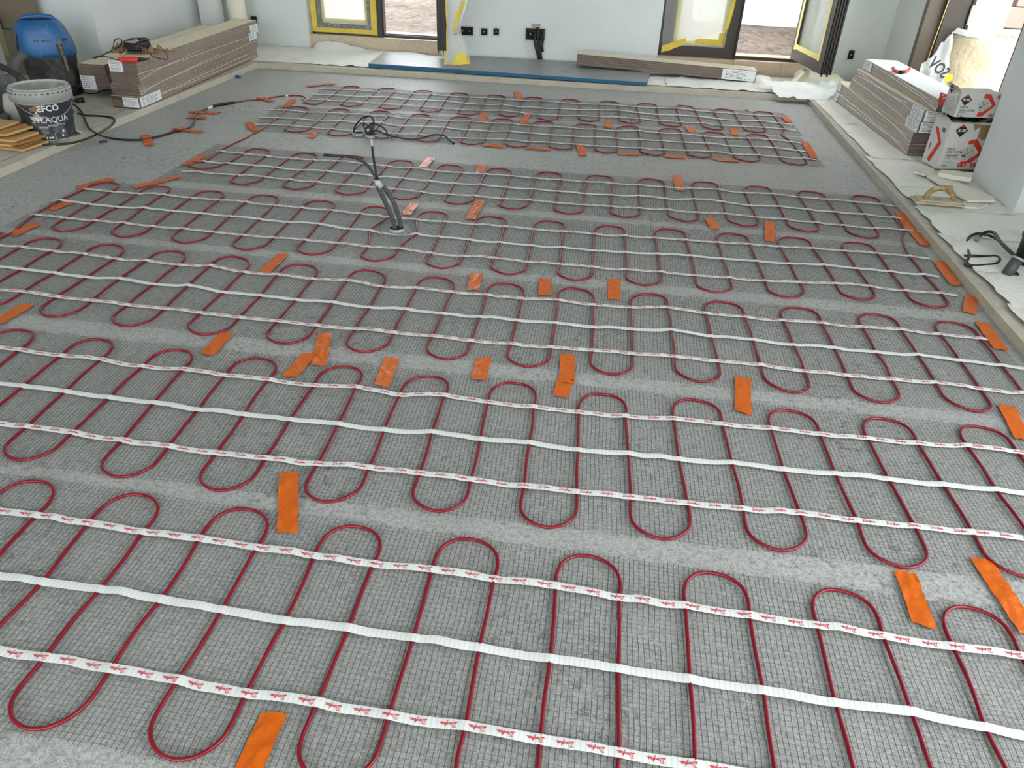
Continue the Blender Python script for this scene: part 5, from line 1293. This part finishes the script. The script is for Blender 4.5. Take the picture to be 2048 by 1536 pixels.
nb = part('corner_mark', on_plane(rect(.160, .171, .080, .092), (0, 0, 0), X_, Z_, .0016), CRD, c2)

# white foam boards
FOAM = mat('white_foam_board', (226, 222, 208), .9, var=.03, bump=.3, bscale=70)
def slab_px(label, pxs, z, t, name='foam_board'):
    q = [PX(u, v, z) for u, v in pxs]; c = np.mean(q, 0)
    A = sum(q[i][0] * q[(i + 1) % len(q)][1] - q[(i + 1) % len(q)][0] * q[i][1] for i in range(len(q)))
    if A < 0: q = q[::-1]
    o = link(name, me(name, *prism([(p[0] - c[0], p[1] - c[1]) for p in q], 0, t), FOAM), None, c)
    tag(o, label, 'foam board', 'white foam board offcuts by the pillar')
zf = H + .016
slab_px('white foam strip in front of the lower RUBI carton', [(1826, 345), (1852, 333), (1868, 342), (1866, 349), (1850, 353)], zf, .007)
slab_px('large pointed white foam board lying against the pillar foot', [(1853, 354), (1872, 350), (1989, 399), (1988, 405), (1934, 405)], zf + .001, .009)
slab_px('thin white foam piece under the pointed board beside the float', [(1925, 404), (1975, 407), (1977, 412), (1958, 419), (1926, 417)], zf - .010, .008)
slab_px('thick white foam block leaning in front of the lower carton', [(1875, 353), (1878, 347), (1943, 353), (1941, 364), (1905, 360)], zf + .012, .018)
# plastering float
fa, fb, fc, fd = PX(1826, 404, zf), PX(1930, 414, zf), PX(1929, 410, zf), PX(1832, 397, zf)
flt = thing('plastering_float', 'plastering float with a curved wooden handle on the right border floor', 'float', (*PX(1880, 408)[:2], zf))
WD = mat('float_wood', (150, 124, 84), .7, var=.15, scale=30, dirt=(196, 186, 160), dscale=40, damt=.35)
BL_ = mat('float_blade', (186, 176, 148), .7, var=.08, scale=30, dirt=(150, 140, 116), dscale=20, damt=.3)
fx = PX(1930, 414, zf) - PX(1830, 406, zf); Lf = np.linalg.norm(fx); fx /= Lf; fy = np.array((-fx[1], fx[0], 0))
fo = PX(1831, 407, zf)
fl2 = lambda g: on_plane((g[0] * (1, 1, 0), g[1]), fo, fx, fy, 0)
def in_f(geo):
    V, f = geo; return fo + V[:, :1] * fx + V[:, 1:2] * fy + V[:, 2:] * np.array((0, 0, 1.0)), f
part('blade', in_f(box(0, Lf, 0, .075, 0, .006, .001)), BL_, flt, world=True)
part('back_plate', in_f(box(.012, Lf - .008, .006, .069, .006, .013, .002)), BL_, flt, world=True)
part('handle', in_f(tube(catmull([(.045, .037, .012), (.048, .037, .030), (.066, .037, .050), (.105, .037, .058), (Lf * .5 + .03, .037, .058), (Lf - .065, .037, .050), (Lf - .045, .037, .032), (Lf - .040, .037, .012)], 6), .0105, 12)), WD, flt, True, world=True)
part('rivet_plate', in_f(box(Lf * .42, Lf * .56, .028, .048, .013, .0145)), mat('plate_grey', (146, 146, 140), .5), flt, world=True)

# conduit stub with loops of cable at the right picture edge
z5 = lambda a, b, z: PX(1640 + a * .2343, 300 + b * .2343, z)
cs = thing('conduit_stub', 'leaning dark conduit stub with looped black cables on the right border floor', 'conduit', (*z5(1590, 1075, H)[:2], H))
bs, tpz = z5(1590, 1070, H + .004), .085
tp3 = z5(1690, 925, tpz)
part('conduit', tube([bs, bs * .5 + tp3 * .5, tp3], [.017, .018, .017], 12), CORR, cs, True, world=True)
part('conduit_lip', tube([tp3 * .93 + bs * .07, tp3 + (tp3 - bs) * .04], .0195, 12), PIPE_M, cs, True, world=True)
part('floor_clip', box(*[0, .03, -.012, .012, 0, .014]), BLACK, cs)
part('cable_loop', tube(catmull([tp3, z5(1640, 880, .075), z5(1560, 800, .06), z5(1480, 745, .05), z5(1400, 720, .05), z5(1330, 716, .045), z5(1270, 750, .04), z5(1247, 820, .03), z5(1275, 900, H + .012), z5(1240, 975, H + .010), z5(1300, 990, H + .008), z5(1400, 985, H + .008), z5(1500, 972, H + .008), z5(1535, 935, H + .008), z5(1500, 908, H + .008), z5(1420, 910, H + .008), z5(1320, 905, H + .014), z5(1228, 904, H + .010)], 7), .0050, 8), BLK, cs, True, world=True)
part('cable_loop', tube(catmull([tp3, z5(1600, 850, .085), z5(1530, 770, .085), z5(1490, 712, .08), z5(1440, 697, .075), z5(1385, 715, .06), z5(1347, 750, .05)], 7), .0055, 8), BLK, cs, True, world=True)
part('cable_tip', tube([z5(1350, 742, .052), z5(1338, 768, .046)], .0075, 8), mat('grey_tip', (120, 120, 116), .5), cs, True, world=True)
rb = z5(1790, 1010, H)
rt = thing('black_tub', 'round black tub cut off by the right picture edge', 'tub', (rb[0] + .01, rb[1] + .02, H))
part('shell', lathe([(.0001, .002), (.045, .002), (.052, .02), (.055, .10), (.050, .102), (.046, .02), (.0001, .018)], 28), BLACK, rt, True)
part('rim', lathe([(.054, .094), (.059, .096), (.059, .104), (.050, .104)], 28), BLACK, rt, True)

# mineral wool roll with its torn wrapper outside the terrace door
wl = thing('wool_roll', 'big roll of cream mineral wool standing outside the terrace door', 'insulation roll', (2.085, 4.92, 0.0))
WOOL = mat('mineral_wool', (226, 214, 186), 1.0, var=.1, scale=10, dirt=(206, 184, 142), dscale=7, damt=.45, bump=1.0, bscale=45)
def wool_geo(r, h):
    V, n, k = [], 48, 14
    for j in range(k + 1):
        for i in range(n):
            a = 2 * PI * i / n; rr = r * (1 + .02 * math.sin(3 * a + j) + .012 * math.sin(7 * a - 2 * j))
            V.append((rr * math.cos(a), rr * math.sin(a), h * j / k))
    f = [(j * n + i, j * n + (i + 1) % n, (j + 1) * n + (i + 1) % n, (j + 1) * n + i) for j in range(k) for i in range(n)]
    f.append(tuple(range(k * n, (k + 1) * n))); f.append(tuple(range(n - 1, -1, -1)))
    return np.array(V), f
part('wool', wool_geo(.205, .405), WOOL, wl, True)
sp = [((.20 - .15 * t / 22) * math.cos(t), (.20 - .15 * t / 22) * math.sin(t), .4065) for t in np.linspace(0, 22, 160)]
part('winding_edge', tube(sp, .003, 5), mat('facing_paper', (206, 200, 186), .8), wl, True)
bag = thing('wool_wrapper', 'milky torn plastic wrapper with dark lettering hanging off the wool roll', 'plastic wrapper', (1.86, 4.86, 0.03))
Bm = film_mat('wrapper_film', (206, 210, 210), clear=.12, rough=.25, wrinkle=9)
B = [PX(1905, 68, .41), PX(1838, 150, .30), PX(1842, 230, .12), PX(1912, 230, .12)]
B = [WY(1903, 66, 4.80), WY(1840, 138, 4.62), WY(1858, 205, 4.62), WY(1896, 195, 4.72)]
bgq = sheet([B[1], B[2], B[3], B[0]], 18, 18, .0, .004, 15)
bgq[0][:, 1] += .02 * np.sin(bgq[0][:, 0] * 60) + .01 * np.sin(bgq[0][:, 2] * 45)
part('film', bgq, Bm, bag, True, world=True)
crown = sheet([WY(1903, 66, 4.80), WY(1915, 56, 4.86), WY(2020, 80, 4.88), WY(2010, 88, 4.74)], 12, 5, .0, .004, 16)
part('top_film', crown, Bm, bag, True, world=True)
e0, e1 = WY(1888, 150, 4.60), WY(1846, 112, 4.60)
ux_ = (e1 - e0) / np.linalg.norm(e1 - e0); uz_ = np.array((ux_[2] * 1.0, 0, -ux_[0])); uz_ = uz_ / np.linalg.norm(uz_)
if uz_[2] < 0: uz_ = -uz_
def bag_text(geo, org): 
    V, f = geo
    return org + V[:, :1] * ux_ * .82 + V[:, 1:2] * uz_ + np.array((0, -.012, 0)), f
part('lettering', bag_text(text_geo('SOV', .078, .03), WY(1884, 157, 4.575)), mat('wrapper_ink', (52, 54, 56), .6), bag, world=True, label='mirrored dark lettering')
part('logo_dot', bag_text(poly2([(.024 * math.cos(t) - .024, .024 * math.sin(t) + .024) for t in np.arange(0, 2 * PI, .3)]), WY(1883, 158, 4.572)), mat('wrapper_yellow', (222, 196, 44), .6), bag, world=True, label='yellow logo dot')
